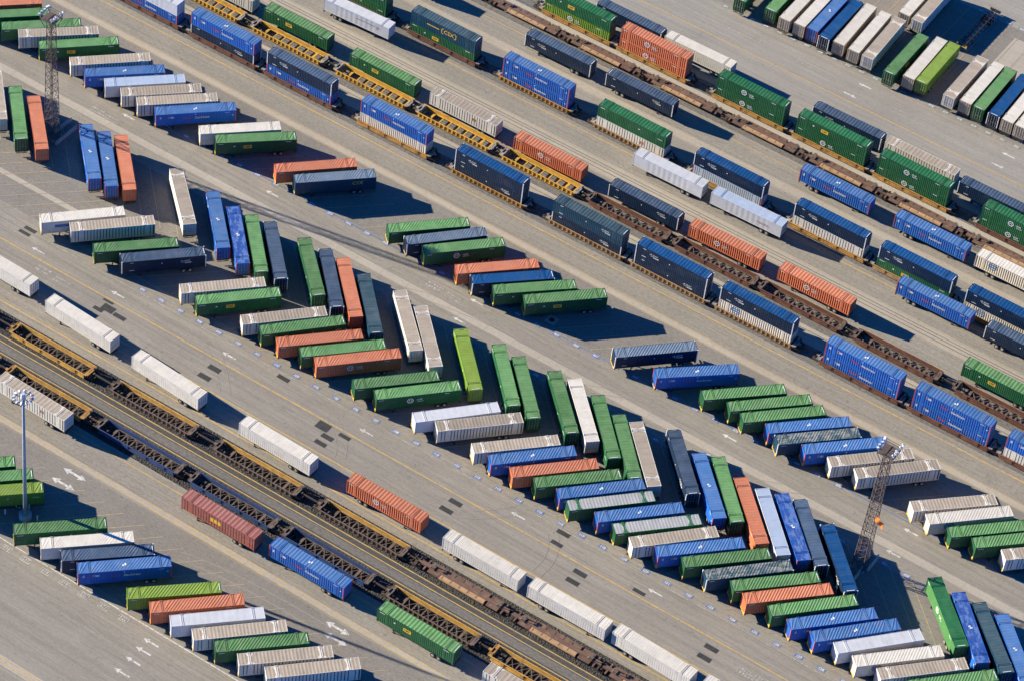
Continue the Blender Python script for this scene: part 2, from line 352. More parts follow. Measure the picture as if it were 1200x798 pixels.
def k(c, f): return tuple(max(0., min(1., x * f)) for x in c)
def lerp(a, b, f): return tuple(x + (y - x) * f for x, y in zip(a, b))
DUST = (.36, .31, .25)
def paint(name, base, rough=.45, dust=.25, var=.22, rust=0., fade=None):
    """weathered sheet-metal paint: uneven tone, dust, scuffs, rust runs; offset per object"""
    t = NT(name, rough)
    co = t.coord()
    oi = t.n.new('ShaderNodeObjectInfo')
    tone = t.math('ADD', t.math('MULTIPLY', oi.outputs['Random'], var * 1.2), 1 - var * .6)
    t.b.inputs['Specular IOR Level'].default_value = .28
    c = t.mix(t.noise(co, .55, .3, .7), k(base, 1 - var * .5), k(base, 1 + var * .5))
    c = t.mix(t.math('MULTIPLY', t.noise(t.coord(scale=(.5, 1, 1)), .38, .52, .66, 4., .7), .4), c, lerp(k(base, 1.25), (.30,.28,.26), .12))
    c = t.mix(t.math('MULTIPLY', t.noise(t.coord(scale=(1.6, .3, 1)), 1.2, .58, .70, 4., .7), .45), c, k(base, .62))
    hs = t.n.new('ShaderNodeHueSaturation'); t.L(tone, hs.inputs['Value']); t.L(c, hs.inputs['Color']); c = hs.outputs[0]
    if fade: c = t.mix(t.noise(t.coord(scale=(.7, 1.6, 1)), .9, .47, .56), c, fade)
    f = t.noise(t.coord(scale=(1, .25, 1)), 1.1, .42, .78, 4.)
    c = t.mix(t.math('MULTIPLY', f, dust), c, DUST)
    c = t.mix(t.math('MULTIPLY', t.noise(co, 5., .62, .72, 2.), .35), c, k(base, .45))
    if rust:
        g = t.noise(t.coord(scale=(1.2, 1.2, .22)), 2.2, .62, .72, 4.)
        c = t.mix(t.math('MULTIPLY', g, rust), c, (.22, .085, .03))
    return t.out(c)
def solid(name, c, rough=.5, metal=0., var=.15):
    t = NT(name, rough, metal)
    return t.out(t.mix(t.noise(t.coord(), 1.3, .3, .7), k(c, 1 - var), k(c, 1 + var)))

def banded_roof(name, body, band, dirt, half=.30, ends=None):
    """roof whose sheet is dirty but whose cross frames near each end keep their paint (an irregular band)"""
    t = NT(name, .6)
    tc = t.n.new('ShaderNodeTexCoord'); sx = t.n.new('ShaderNodeSeparateXYZ'); t.L(tc.outputs['Object'], sx.inputs[0])
    ax = t.math('ABSOLUTE', sx.outputs[0]); ay = t.math('ABSOLUTE', sx.outputs[1])
    d = t.math('ABSOLUTE', t.math('SUBTRACT', ax, 6.1))
    wob = t.math('MULTIPLY', t.noise(t.coord(), 1.6, .35, .65), .22)
    lim = t.math('ADD', t.math('ADD', t.math('MULTIPLY', t.math('POWER', ay, 2.), .30), half - .15), wob)
    inb = t.math('LESS_THAN', d, lim)
    edge = t.math('GREATER_THAN', ay, 1.22); inb = t.math('MAXIMUM', inb, edge)
    c = t.mix(t.noise(t.coord(scale=(1, .35, 1)), .7, .3, .7, 4.), k(body, .82), k(body, 1.15))
    c = t.mix(t.math('MULTIPLY', t.noise(t.coord(), 1.7, .55, .68), .5), c, dirt)
    oi = t.n.new('ShaderNodeObjectInfo')
    hs = t.n.new('ShaderNodeHueSaturation'); t.L(t.math('ADD', t.math('MULTIPLY', oi.outputs['Random'], .3), .85), hs.inputs['Value']); t.L(c, hs.inputs['Color'])
    c = t.mix(inb, hs.outputs[0], t.mix(t.noise(t.coord(), 3., .5, .66), band, k(band, .7)))
    return t.out(c)

def ground_mat(name, base, streak=.2, crack=.5, stain=.35, grain=.12, sx=.05, spots=.6, seams=None, rough=.9):
    """worn paving: tyre-polished streaks along X, blotches, fine cracks, oil spots, slab seams"""
    t = NT(name, rough)
    w = t.coord(world=True)
    c = t.mix(t.noise(w, .035, .35, .65, 3.), k(base, .90), k(base, 1.08))
    s1 = t.noise(t.coord(world=True, scale=(sx * .25, 1, 1)), .8, .38, .72, 4., .65)
    c = t.mix(t.math('MULTIPLY', s1, streak), c, k(base, .5))
    s2 = t.noise(t.coord(world=True, scale=(sx, 1, 1)), 3.0, .44, .66, 4., .7)
    c = t.mix(t.math('MULTIPLY', s2, min(1., streak * 1.3)), c, k(base, .55))
    s3 = t.noise(t.coord(world=True, scale=(sx, 1, 1)), 1.5, .52, .75, 4., .7)
    c = t.mix(t.math('MULTIPLY', s3, streak * .9), c, k(base, 1.3))
    b = t.noise(w, .16, .52, .72, 6., .7)
    c = t.mix(t.math('MULTIPLY', b, stain), c, k(base, .6))
    cr = t.n.new('ShaderNodeTexNoise'); cr.inputs['Scale'].default_value = .22; cr.inputs['Detail'].default_value = 6.; cr.inputs['Roughness'].default_value = .6
    t.L(t.coord(world=True, scale=(.45, 1, 1)), cr.inputs['Vector'])
    ln = t.math('LESS_THAN', t.math('ABSOLUTE', t.math('SUBTRACT', cr.outputs['Fac'], .5)), .0022)
    ck = t.math('MULTIPLY', ln, t.noise(w, .11, .5, .62, 3.))
    c = t.mix(t.math('MULTIPLY', ck, crack), c, k(base, .42))
    sp = t.noise(w, 1.0, .64, .72, 3.)
    c = t.mix(t.math('MULTIPLY', sp, spots), c, k(base, .36))
    if seams:
        sp_ = t.n.new('ShaderNodeSeparateXYZ'); t.L(w, sp_.inputs[0])
        fx = t.math('FRACT', t.math('DIVIDE', sp_.outputs[0], seams))
        c = t.mix(t.math('MULTIPLY', t.math('LESS_THAN', fx, .12 / seams), .5), c, k(base, .5))
        cell = t.math('FLOOR', t.math('DIVIDE', sp_.outputs[0], seams))
        wn = t.n.new('ShaderNodeTexWhiteNoise'); wn.noise_dimensions = '1D'; t.L(cell, wn.inputs['W'])
        c = t.mix(t.math('MULTIPLY', wn.outputs['Value'], .25), c, k(base, .72))
    sq = t.n.new('ShaderNodeSeparateXYZ'); t.L(w, sq.inputs[0])
    wy = t.math('ADD', sq.outputs[1], t.math('MULTIPLY', t.noise(w, .12, .3, .7), .12))
    jy = t.math('LESS_THAN', t.math('FRACT', t.math('DIVIDE', wy, 3.66)), .022)
    c = t.mix(t.math('MULTIPLY', jy, t.math('MULTIPLY', t.noise(w, .07, .4, .6), .5)), c, k(base, .45))
    g1 = t.noise(t.coord(world=True, scale=(.35, 1, 1)), 3.6, .3, .7, 4., .8)
    c = t.mix(g1, t.mix(min(1., grain * 1.25), c, (0,0,0)), t.mix(grain * .7, c, (1,.95,.86)))
    m = t.out(c)
    bp = t.n.new('ShaderNodeBump'); bp.inputs['Strength'].default_value = .35; bp.inputs['Distance'].default_value = .05
    nz = t.n.new('ShaderNodeTexNoise'); nz.inputs['Scale'].default_value = 3.; nz.inputs['Detail'].default_value = 5.; t.L(w, nz.inputs['Vector'])
    t.L(nz.outputs['Fac'], bp.inputs['Height']); t.L(bp.outputs[0], t.b.inputs['Normal'])
    return m
def worn_line(name, c, worn=.5, under=(.26,.235,.2)):
    t = NT(name, .8)
    w = t.coord(world=True)
    f = t.noise(w, 1.6, .20 + worn * .34, .36 + worn * .36, 5., .7)
    f2 = t.noise(w, .09, .3, .6, 2.)
    col = t.mix(t.noise(w, .6, .3, .7), k(c, .85), k(c, 1.1))
    return t.out(t.mix(t.math('MULTIPLY', f, f2 if worn > .6 else 1.), under, col))

M = {}
M['white_p'] = paint('white paint', (.62,.575,.49), .5, .28, .14, .45)
M['dirty_p'] = paint('brown stained white paint', (.44,.345,.235), .6, .5, .3, .8)
M['silverblue_p'] = paint('bluish grey sheet', (.34,.41,.52), .4, .15, .12)
M['cream_p'] = paint('cream paint', (.62,.54,.42), .5, .3, .12, .4)
M['silver_p'] = paint('pale grey sheet', (.52,.53,.55), .4, .15, .12)
M['blue_s'] = paint('blue side paint', (.012,.100,.38), .45, .05, .2)
M['blue_r'] = paint('blue roof paint', (.062,.155,.35), .5, .18, .2)
M['blue_m'] = paint('patchy blue roof paint', (.022,.075,.30), .4, .1, .2, 0., (.10,.18,.40))
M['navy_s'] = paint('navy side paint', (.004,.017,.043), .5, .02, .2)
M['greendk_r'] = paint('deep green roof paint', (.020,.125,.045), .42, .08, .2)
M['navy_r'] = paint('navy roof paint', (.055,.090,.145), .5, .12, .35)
M['slate_sheen_r'] = paint('slate and navy sheen roof paint', (.125,.175,.235), .5, .2, .2)  # paler blue puts the navy roofs' sheen into the colour; slate roof shares it
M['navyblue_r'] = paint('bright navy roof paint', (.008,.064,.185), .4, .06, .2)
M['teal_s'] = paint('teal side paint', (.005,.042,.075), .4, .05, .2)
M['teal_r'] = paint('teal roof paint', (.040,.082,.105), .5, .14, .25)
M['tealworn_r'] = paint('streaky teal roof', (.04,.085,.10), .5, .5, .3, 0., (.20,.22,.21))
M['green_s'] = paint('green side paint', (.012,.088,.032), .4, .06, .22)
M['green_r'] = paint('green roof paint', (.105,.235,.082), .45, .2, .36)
M['greenlite_s'] = paint('light green side paint', (.055,.18,.052), .4, .06, .15)
M['lime_s'] = paint('lime side paint', (.12,.22,.025), .4, .08, .15)
M['lime_r'] = paint('lime roof paint', (.185,.275,.04), .42, .14, .2)
M['orange_s'] = paint('orange side paint', (.53,.14,.06), .42, .1, .16, .12)
M['orange_r'] = paint('orange roof paint', (.51,.175,.09), .45, .2, .2, .1)
M['red_s'] = paint('faded red side paint', (.30,.085,.065), .5, .3, .15, .1)
M['red_r'] = paint('faded red roof paint', (.34,.12,.10), .5, .3, .15)
M['paleblue_s'] = paint('pale blue side paint', (.40,.47,.56), .45, .1, .15, .2)
M['tan_r'] = banded_roof('tan dusty white roof', (.345,.285,.215), (.64,.58,.49), (.25,.20,.145))
M['grey_r'] = banded_roof('grey dusty green roof', (.33,.33,.32), (.045,.17,.07), (.26,.25,.24), .22)
M['red_post'] = solid('red post paint', (.42,.075,.05))
M['white_post'] = solid('white post paint', (.66,.65,.62))
M['recess'] = solid('dark grey recess face', (.085,.085,.088), .7)  # dark grey for the recess faces, set off from the panels
M['dark'] = solid('dark steel', (.02,.02,.022), .6)
M['chassis'] = solid('chassis paint', (.035,.033,.034), .6)
M['yellow_paint'] = solid('yellow marker paint', (.62,.36,.03))
M['tyre'] = solid('tyre rubber', (.018,.018,.018), .85)
M['rim'] = solid('steel rim', (.40,.40,.39), .4, .3)
M['rod'] = solid('galvanised rod', (.30,.29,.27), .45, .3)
M['mark_white'] = solid('white lettering', (.70,.69,.66), .6)
M['mark_red'] = solid('red lettering', (.50,.05,.04), .6)
M['mark_yellow'] = solid('yellow lettering', (.68,.42,.03), .6)
M['mark_black'] = solid('black lettering', (.03,.03,.03), .6)
M['mark_blue'] = solid('blue lettering', (.05,.14,.32), .6)
M['mark_brown'] = solid('brown emblem', (.28,.12,.04), .6)
M['mark_grey'] = solid('grey lettering', (.30,.28,.28), .6)
def car_paint(name, c, rust=.5, rc=(.10,.05,.03)):
    t = NT(name, .65)
    co = t.coord()
    col = t.mix(t.noise(co, .8, .3, .7, 4.), k(c, .75), k(c, 1.15))
    col = t.mix(t.math('MULTIPLY', t.noise(t.coord(scale=(.5,1,1)), 1.4, .5, .64, 5., .7), rust), col, rc)
    return t.out(col)
M['car_yellow'] = car_paint('well car yellow', (.60,.33,.045), .45, (.22,.11,.035))
M['car_ochre'] = car_paint('worn ochre well car', (.40,.205,.048), .85, (.13,.07,.035))
M['car_gold'] = car_paint('dirty golden well car', (.52,.29,.06), .55, (.20,.10,.04))
M['car_tan'] = car_paint('dusty tan well car', (.34,.20,.085), .8, (.13,.07,.04))
M['car_brown'] = car_paint('rust brown well car', (.125,.052,.034), .6, (.22,.10,.055))
M['car_blue'] = car_paint('blue well car', (.018,.05,.15), .6, (.08,.055,.045))
M['car_frame'] = car_paint('grimy car frame', (.15,.105,.075), .7, (.07,.045,.032))
M['spine'] = car_paint('spine car brown', (.135,.078,.055), .7, (.24,.14,.085))
M['plank'] = car_paint('spine car tan deck', (.42,.26,.135), .5, (.24,.12,.07))
M['bogie'] = car_paint('greasy bogie steel', (.045,.034,.028), .6, (.10,.055,.035))
M['deck_grey'] = car_paint('end platform grating', (.30,.27,.23), .6, (.14,.09,.06))

# ground family
M['lane'] = ground_mat('yard paving', (.274,.245,.200), .62, .9, .45, .10)
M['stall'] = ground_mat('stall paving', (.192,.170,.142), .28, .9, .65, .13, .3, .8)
M['lane_far'] = ground_mat('far lane paving', (.293,.268,.230), .45, .8, .28, .09, .03)
M['lane_rough'] = ground_mat('trackside paving', (.255,.223,.174), .55, .9, .55, .17, .04, .8)
M['pale'] = ground_mat('pale concrete strip', (.40,.35,.28), .2, .6, .3, .12, .06, .3, 6.1)
M['pale2'] = ground_mat('pale runway concrete', (.40,.345,.265), .30, .5, .4, .12, .04, .5, 9.)
M['asphalt_dark'] = ground_mat('dark asphalt road', (.034,.030,.026), .3, .5, .4, .10, .03)
M['asphalt_worn'] = ground_mat('worn pale asphalt', (.115,.103,.090), .6, .6, .7, .16, .04)
M['trackbed'] = ground_mat('grimy trackbed', (.075,.066,.056), .3, .3, .5, .25, .05)
def ballast_mat():
    t = NT('dark track ballast', .95)
    w = t.coord(world=True)
    vo = t.n.new('ShaderNodeTexVoronoi'); vo.inputs['Scale'].default_value = 3.2; t.L(w, vo.inputs['Vector'])
    sp = t.n.new('ShaderNodeSeparateColor'); t.L(vo.outputs['Color'], sp.inputs[0])
    c = t.mix(sp.outputs[0], (.012,.012,.013), (.075,.068,.062))
    c = t.mix(t.noise(w, .3, .4, .65), c, (.03,.026,.023))
    m = t.out(c)
    bp = t.n.new('ShaderNodeBump'); bp.inputs['Strength'].default_value = .9; bp.inputs['Distance'].default_value = .15
    t.L(vo.outputs['Distance'], bp.inputs['Height']); t.L(bp.outputs[0], t.b.inputs['Normal'])
    return m
M['ballast'] = ballast_mat()
M['tyre_mark'] = worn_line('rubber tyre mark', (.115,.102,.086), .95, (.27,.24,.195))
M['line_y'] = worn_line('yellow road paint', (.52,.325,.07), .5)
M['line_y_thin'] = worn_line('faded yellow road paint', (.47,.31,.10), .7)
M['line_w'] = worn_line('white road paint', (.60,.58,.54), .5)
M['line_w_worn'] = worn_line('worn white road paint', (.50,.485,.455), .75)
M['line_b'] = worn_line('blue stall paint', (.045,.12,.34), .3)
M['box_b'] = worn_line('blue number panel', (.075,.145,.36), .6)
M['box_g'] = worn_line('grey number panel', (.20,.215,.20), .4)
M['pad'] = solid('dark inset patch', (.030,.029,.029), .8, 0., .4)
M['rail'] = solid('rail steel', (.055,.042,.034), .45, .2)
M['concrete'] = solid('cast concrete', (.33,.32,.30), .9)
M['lattice'] = car_paint('rusty lattice steel', (.105,.075,.062), .8, (.05,.032,.026))
M['pole_p'] = solid('pale blue grey pole paint', (.27,.31,.34), .45)
M['lamp_head'] = solid('lamp housing', (.45,.48,.52), .35)
M['lamp_glass'] = solid('lamp glass', (.35,.42,.50), .15)
M['flag'] = solid('orange cloth', (.75,.20,.03), .7)
M['bollard_p'] = solid('bollard paint', (.60,.60,.57), .6)

# ---------------------------------------------------------------- lettering (font curves turned into meshes)
_txt = {}
def text_mesh(s, size, m, shear=0.):
    key = (s, size, m, shear)
    if key not in _txt:
        cu = bpy.data.curves.new('lettering', 'FONT'); cu.body = s; cu.size = size; cu.shear = shear
        cu.align_x = 'CENTER'; cu.align_y = 'CENTER'; cu.resolution_u = 2; cu.extrude = .004; cu.offset = size * .006
        o = bpy.data.objects.new('lettering', cu); COL.objects.link(o)
        bpy.context.view_layer.update()
        me = bpy.data.meshes.new_from_object(o.evaluated_get(bpy.context.evaluated_depsgraph_get()))
        bpy.data.objects.remove(o); bpy.data.curves.remove(cu)
        me.materials.clear(); me.materials.append(M[m])
        _txt[key] = me
    return _txt[key]
for _i in range(95,131): text_mesh(str(_i).zfill(3),.74,'mark_white')
for _i in range(44,80): text_mesh(str(_i).zfill(3),.74,'mark_white')
for _i in list(range(400,440))+list(range(301,377)): text_mesh(str(_i),.74,'mark_white')
for _i in range(12): text_mesh(str(511+_i),.95,'line_w')
def wall_text(me0, side, x, z):
    """text mesh standing on a side wall (side -1: the y=-1.3 wall), read from outside"""
    me = me0.copy()
    R_ = Matrix.Rotation(math.pi/2, 4, 'X')
    if side > 0: R_ = Matrix.Rotation(math.pi, 4, 'Z') @ R_
    me.transform(Matrix.Translation((x, side * 1.304, z)) @ R_)
    return me
def join_meshes(name, ms):
    v, f, mats, mi = [], [], [], []
    for me in ms:
        n = len(v); v += [tuple(q.co) for q in me.vertices]
        if me.materials[0] not in mats: mats.append(me.materials[0])
        ix = mats.index(me.materials[0])
        for p in me.polygons: f.append(tuple(i + n for i in p.vertices)); mi.append(ix)
    me = bpy.data.meshes.new(name); me.from_pydata(v, [], f)
    for m in mats: me.materials.append(m)
    for p, i in zip(me.polygons, mi): p.material_index = i
    me.update(); return me

# ---------------------------------------------------------------- the 53 ft box and its kinds
L, W, H = 16.15, 2.6, 2.9
HL, HW = L/2, W/2
#          side   roof         side-mat   roof-mat   post      pitch depth  roof-pitch roof-height
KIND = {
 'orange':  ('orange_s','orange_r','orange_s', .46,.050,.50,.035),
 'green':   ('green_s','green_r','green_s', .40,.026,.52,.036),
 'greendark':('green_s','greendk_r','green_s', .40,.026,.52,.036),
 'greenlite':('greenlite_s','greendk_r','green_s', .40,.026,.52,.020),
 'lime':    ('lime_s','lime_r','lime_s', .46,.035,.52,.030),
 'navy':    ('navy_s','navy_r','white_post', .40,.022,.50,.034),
 'steel':   ('navy_s','slate_sheen_r','white_post', .40,.022,.50,.034),  # navy box with its roof sheen painted into the roof colour
 'slate':   ('teal_s','slate_sheen_r','teal_s', .42,.024,.50,.032),
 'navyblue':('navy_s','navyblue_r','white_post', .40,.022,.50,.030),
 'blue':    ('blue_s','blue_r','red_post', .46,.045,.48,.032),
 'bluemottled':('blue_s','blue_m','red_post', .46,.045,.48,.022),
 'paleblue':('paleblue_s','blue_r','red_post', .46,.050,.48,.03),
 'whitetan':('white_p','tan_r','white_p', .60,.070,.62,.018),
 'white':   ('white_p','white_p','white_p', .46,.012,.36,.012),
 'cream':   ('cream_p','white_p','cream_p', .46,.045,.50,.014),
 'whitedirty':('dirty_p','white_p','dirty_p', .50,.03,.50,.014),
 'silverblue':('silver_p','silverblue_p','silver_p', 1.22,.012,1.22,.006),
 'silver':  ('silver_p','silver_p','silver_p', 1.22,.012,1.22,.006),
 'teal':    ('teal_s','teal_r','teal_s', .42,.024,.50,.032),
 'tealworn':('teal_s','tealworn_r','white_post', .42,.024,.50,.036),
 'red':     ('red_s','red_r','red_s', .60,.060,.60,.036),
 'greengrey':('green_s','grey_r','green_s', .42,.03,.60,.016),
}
def side_mesh(side, pitch, depth, m, posts=False, dark_gaps=False):
    y0 = HW - .012
    pts = [(-HL + .17, y0)]
    n = int((L - .5) / pitch); x = -n * pitch / 2
    for i in range(n):
        a = x + i * pitch
        mid = a + pitch / 2
        if abs(abs(mid) - 6.1) < pitch * .55:      # plain post where the lifting frame sits
            pts += [(a, y0), (a + pitch, y0)]
            continue
        if posts: pts += [(a, y0), (a + pitch * .74, y0), (a + pitch * .79, y0 - depth), (a + pitch * .95, y0 - depth)]
        else: pts += [(a, y0), (a + pitch * .28, y0), (a + pitch * .5, y0 - depth), (a + pitch * .78, y0 - depth)]
    pts.append((HL - .17, y0))
    b = MB(); v, f = [], []
    for (px, py) in pts: v += [(px, side * py, .17), (px, side * py, 2.79)]
    for i in range(len(pts) - 1):
        q = (2*i, 2*i+2, 2*i+3, 2*i+1)
        f.append(q if side < 0 else q[::-1])
    b.add(v, f)
    me = b.mesh('side_wall', m)
    if posts and dark_gaps:
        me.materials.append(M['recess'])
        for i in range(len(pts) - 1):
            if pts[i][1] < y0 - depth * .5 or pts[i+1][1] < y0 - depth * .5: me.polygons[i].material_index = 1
    return me
def roof_mesh(pitch, h, m, skew=0.):
    z0 = 2.865
    def sk(x, y):
        """ribs skewed between the lifting frames, shaped to show diagonal sheen stripes"""
        d = min(abs(abs(x) - 6.1), HL - abs(x) if abs(x) > 6.1 else 9.)
        return x + skew * y / HW * min(1., d / 1.1)
    pts = [(-HL + .05, z0)]
    n = int((L - .3) / pitch); x = -n * pitch / 2
    for i in range(n):
        a = x + i * pitch
        if abs(abs(a + pitch/2) - 6.1) < .30 + pitch * .5: continue
        pts += [(a + pitch*.10, z0), (a + pitch*.40, z0 + h), (a + pitch*.55, z0 + h), (a + pitch*.88, z0)]
    pts.append((HL - .05, z0))
    b = MB(); v, f = [], []
    w = HW - .06
    for (px, pz) in pts: v += [(sk(px, -w), -w, pz), (px, 0, pz), (sk(px, w), w, pz)]
    for i in range(len(pts) - 1):
        for j in (0, 1): f.append((3*i+j, 3*i+3+j, 3*i+4+j, 3*i+1+j))
    b.add(v, f)
    for s in (-1, 1):   # paired lifting frames across the roof
        b.box(s*6.1 - .22, s*6.1 - .06, -w, w, z0 - .01, z0 + .045)
        b.box(s*6.1 + .06, s*6.1 + .22, -w, w, z0 - .01, z0 + .045)
        for t_ in (-1, 1): b.box(s*6.1 - .28, s*6.1 + .28, t_*(w + .02) - .05, t_*(w + .02) + .05, z0 - .02, z0 + .085)
    return b.mesh('roof', m)
def front_mesh(m):
    b = MB(); x = -HL + .03
    n = 9; pts = []
    for i in range(n):
        a = -1.14 + i * 2.28 / n
        pts += [(a, 0), (a + .12, 0), (a + .17, .03), (a + .22, .03)]
    pts.append((1.14, 0)); v, f = [], []
    for (py, d) in pts: v += [(x + d, py, .17), (x + d, py, 2.79)]
    for i in range(len(pts) - 1): f.append((2*i+1, 2*i+3, 2*i+2, 2*i))
    b.add(v, f)
    return b.mesh('front_wall', m)
def frame_mesh(m):
    b = MB()
    for s in (-1, 1):
        b.box(-HL + .16, HL - .16, s*HW - .07 if s > 0 else -HW, HW if s > 0 else -HW + .07, 0, .17)
        b.box(-HL + .16, HL - .16, HW - .06 if s > 0 else -HW, HW if s > 0 else -HW + .06, 2.79, 2.88)
    for x0, x1 in ((-HL, -HL + .1), (HL - .1, HL)):
        b.box(x0, x1, -HW + .15, HW - .15, 0, .17); b.box(x0, x1, -HW + .15, HW - .15, 2.79, 2.885)
    b.box(-HL + .1, HL - .1, -HW + .07, HW - .07, .06, .13)
    return b.mesh('frame', m)
def post_mesh(sx, sy, m):
    b = MB()
    x0, x1 = (-HL - .002, -HL + .155) if sx < 0 else (HL - .155, HL + .002)
    y0, y1 = (-HW - .002, -HW + .15) if sy < 0 else (HW - .15, HW + .002)
    b.box(x0, x1, y0, y1, .0, 2.895)
    e = .012
    b.box(x0 - e, x1 + e, y0 - e, y1 + e, .0, .12); b.box(x0 - e, x1 + e, y0 - e, y1 + e, 2.79, 2.91)
    return b.mesh('corner_post', m)
def door_mesh(s, m):
    b = MB(); x = HL - .03
    y0, y1 = (-1.14, -.01) if s < 0 else (.01, 1.14)
    b.box(x - .05, x, y0, y1, .18, 2.78)
    for z0, z1 in ((.30, .98), (1.06, 1.74), (1.82, 2.62)): b.box(x, x + .012, y0 + .1, y1 - .1, z0, z1)
    return b.mesh('door', m)
def rod_mesh(s):
    b = MB(); x = HL + .022
    for y in (.28, .80):
        b.tube((x, s*y, .16), (x, s*y, 2.8), .028, n=6)
        b.box(x - .02, x + .03, s*y - .06, s*y + .06, .98, 1.12); b.bar((x + .02, s*y, 1.05), (x + .02, s*(y - .24), 1.02), .05)
        for z in (.35, 1.6, 2.6): b.box(x - .02, x + .02, s*y - .05, s*y + .05, z, z + .08)
    return b.mesh('lock_rod', M['rod'])

def panel(side, x0, x1, z0, z1, m):
    b = MB(); y = side * 1.297
    xs = (x0, x1)
    b.box(x0, x1, min(y, y + side*.006), max(y, y + side*.006), z0, z1)
    return b.mesh('panel', M[m])
def disc(side, x, z, r, m, n=6, ring=0., a0=0., dy=0.):
    b = MB(); y = side * (1.300 + dy)
    if ring:
        for i in range(n):
            q0, q1 = a0 + 2*math.pi*i/n, a0 + 2*math.pi*(i+1)/n
            vs = [(x + rr*math.cos(q), y, z + rr*math.sin(q)) for q in (q0, q1) for rr in (ring, r)]
            b.add(vs, [(0,1,3,2)] if side < 0 else [(2,3,1,0)])
    else:
        vs = [(x + r*math.cos(a0 + 2*math.pi*i/n), y, z + r*math.sin(a0 + 2*math.pi*i/n)) for i in range(n)]
        b.add(vs, [tuple(range(n))] if side < 0 else [tuple(range(n))[::-1]])
    return b.mesh('disc', M[m])
def sx(side, frac):
    """x for a fraction of the length counted from the left end as seen from outside that wall"""
    return (-HL + frac * L) * (1 if side < 0 else -1)
def rows(side, f0, f1, z, n, m, h=.10):
    """small plate lines: stencilled data too small to read"""
    b = MB(); y = side * 1.297
    x0, x1 = sorted((sx(side, f0), sx(side, f1)))
    for i in range(n): b.box(x0, x1, min(y, y + side*.006), max(y, y + side*.006), z - i*h*1.7, z - i*h*1.7 + h)
    return b.mesh('rows', M[m])
def marks(kind, side):
    """lettering and emblems of a kind on one wall -> list of (name, mesh)"""
    T = lambda s, size, m, f, z, sh=0.: wall_text(text_mesh(s, size, m, sh), side, sx(side, f), z)
    if kind == 'hex':
        return [('emblem', join_meshes('emblem', [disc(side, sx(side,.40), 1.60, .68, 'mark_white', 6, .50), T('H', .80, 'mark_white', .40, 1.60)])),
                ('lettering', join_meshes('lettering', [T('HUB', .52, 'mark_white', .505, 1.72, .2), T('GROUP', .36, 'mark_white', .515, 1.25, .2)])),
                ('data_plate', join_meshes('data_plate', [rows(side,.03,.09,2.45,1,'mark_white'), rows(side,.80,.86,2.4,1,'mark_white')]))]
    if kind == 'emp':
        return [('sign_panel', panel(side, *sorted((sx(side,.345), sx(side,.445))), 1.22, 2.02, 'mark_yellow')),
                ('lettering', T('EMP', .66, 'mark_black', .395, 1.61)),
                ('data_plate', join_meshes('data_plate', [rows(side,.03,.10,2.45,1,'mark_white'), rows(side,.86,.93,2.4,1,'mark_white'), rows(side,.22,.24,1.7,1,'mark_white',.25)]))]
    if kind == 'plain':
        return [('data_plate', join_meshes('data_plate', [rows(side,.03,.10,2.45,1,'mark_white'), rows(side,.88,.95,1.7,1,'mark_white'), rows(side,.60,.62,1.7,1,'mark_white',.18)]))]
    if kind in ('hunt', 'hunt_left'):
        f = .75 if kind == 'hunt' else .25
        b = MB(); y = side * 1.297
        for a, b_, z, h in ((-.04, .050, 1.56, .06), (.0, .062, 1.36, .09)):
            x0, x1 = sorted((sx(side, f + a), sx(side, f + b_))); b.box(x0, x1, min(y, y + side*.006), max(y, y + side*.006), z, z + h)
        return [('lettering', T('J.B. HUNT', .40, 'mark_white', f, 1.95, .35)),
                ('emblem', join_meshes('emblem', [b.mesh('b', M['mark_white']), disc(side, sx(side, f + .062), 1.50, .17, 'mark_white', 14, .08)])),
                ('data_plate', join_meshes('data_plate', [rows(side,.10,.14,2.45,1,'mark_white'), rows(side,.09,.15,.55,1,'mark_white'), rows(side,.47,.482,1.7,1,'mark_white',.2)]))]
    if kind == 'pacer':
        return [('lettering', join_meshes('lettering', [T('Pacer', .74, 'mark_red', .40, 1.62, .15), T('Stacktrain', .74, 'mark_white', .575, 1.62, .15)])),
                ('emblem', join_meshes('emblem', [disc(side, sx(side,.17), 2.02, .30, 'mark_grey', 16, .16), rows(side,.185,.225,2.0,2,'mark_white',.14)])),
                ('data_plate', join_meshes('data_plate', [rows(side,.05,.072,2.15,3,'mark_white',.12), rows(side,.49,.50,2.35,1,'mark_white',.24), rows(side,.86,.92,2.4,1,'mark_white',.07), rows(side,.95,.965,1.6,1,'mark_white',.2)]))]
    if kind == 'csx':
        br = MB(); y = side * 1.297
        for f0, s in ((.475, 1), (.705, -1)):
            for dx0, dx1, z0, z1 in ((0, .16, .9, 2.3), (0, .5, .9, 1.06), (0, .5, 2.14, 2.3)):
                x0, x1 = sorted((sx(side, f0) + s*dx0*(1 if side < 0 else -1), sx(side, f0) + s*dx1*(1 if side < 0 else -1)))
                br.box(x0, x1, min(y, y + side*.006), max(y, y + side*.006), z0, z1)
        return [('lettering', T('CSX', 1.35, 'mark_yellow', .59, 1.6)),
                ('bracket_emblem', join_meshes('bracket_emblem', [br.mesh('br', M['mark_yellow']), rows(side,.25,.44,1.5,1,'mark_yellow',.2)]))]
    if kind == 'csx_small':
        return [('lettering', T('CSX', 1.15, 'mark_yellow', .77, 1.75))]
    if kind == 'oval':
        return [('emblem', join_meshes('emblem', [disc(side, sx(side,.235) , 1.9, .9, 'mark_blue', 24, .75), rows(side,.19,.29,2.05,2,'mark_blue',.28)]))]
    if kind == 'badge':
        return [('emblem', join_meshes('emblem', [panel(side, *sorted((sx(side,.645), sx(side,.665))), 1.4, 2.0, 'mark_brown'), panel(side, *sorted((sx(side,.672), sx(side,.70))), 1.4, 2.0, 'mark_brown'), rows(side,.645,.70,1.25,1,'mark_brown')]))]
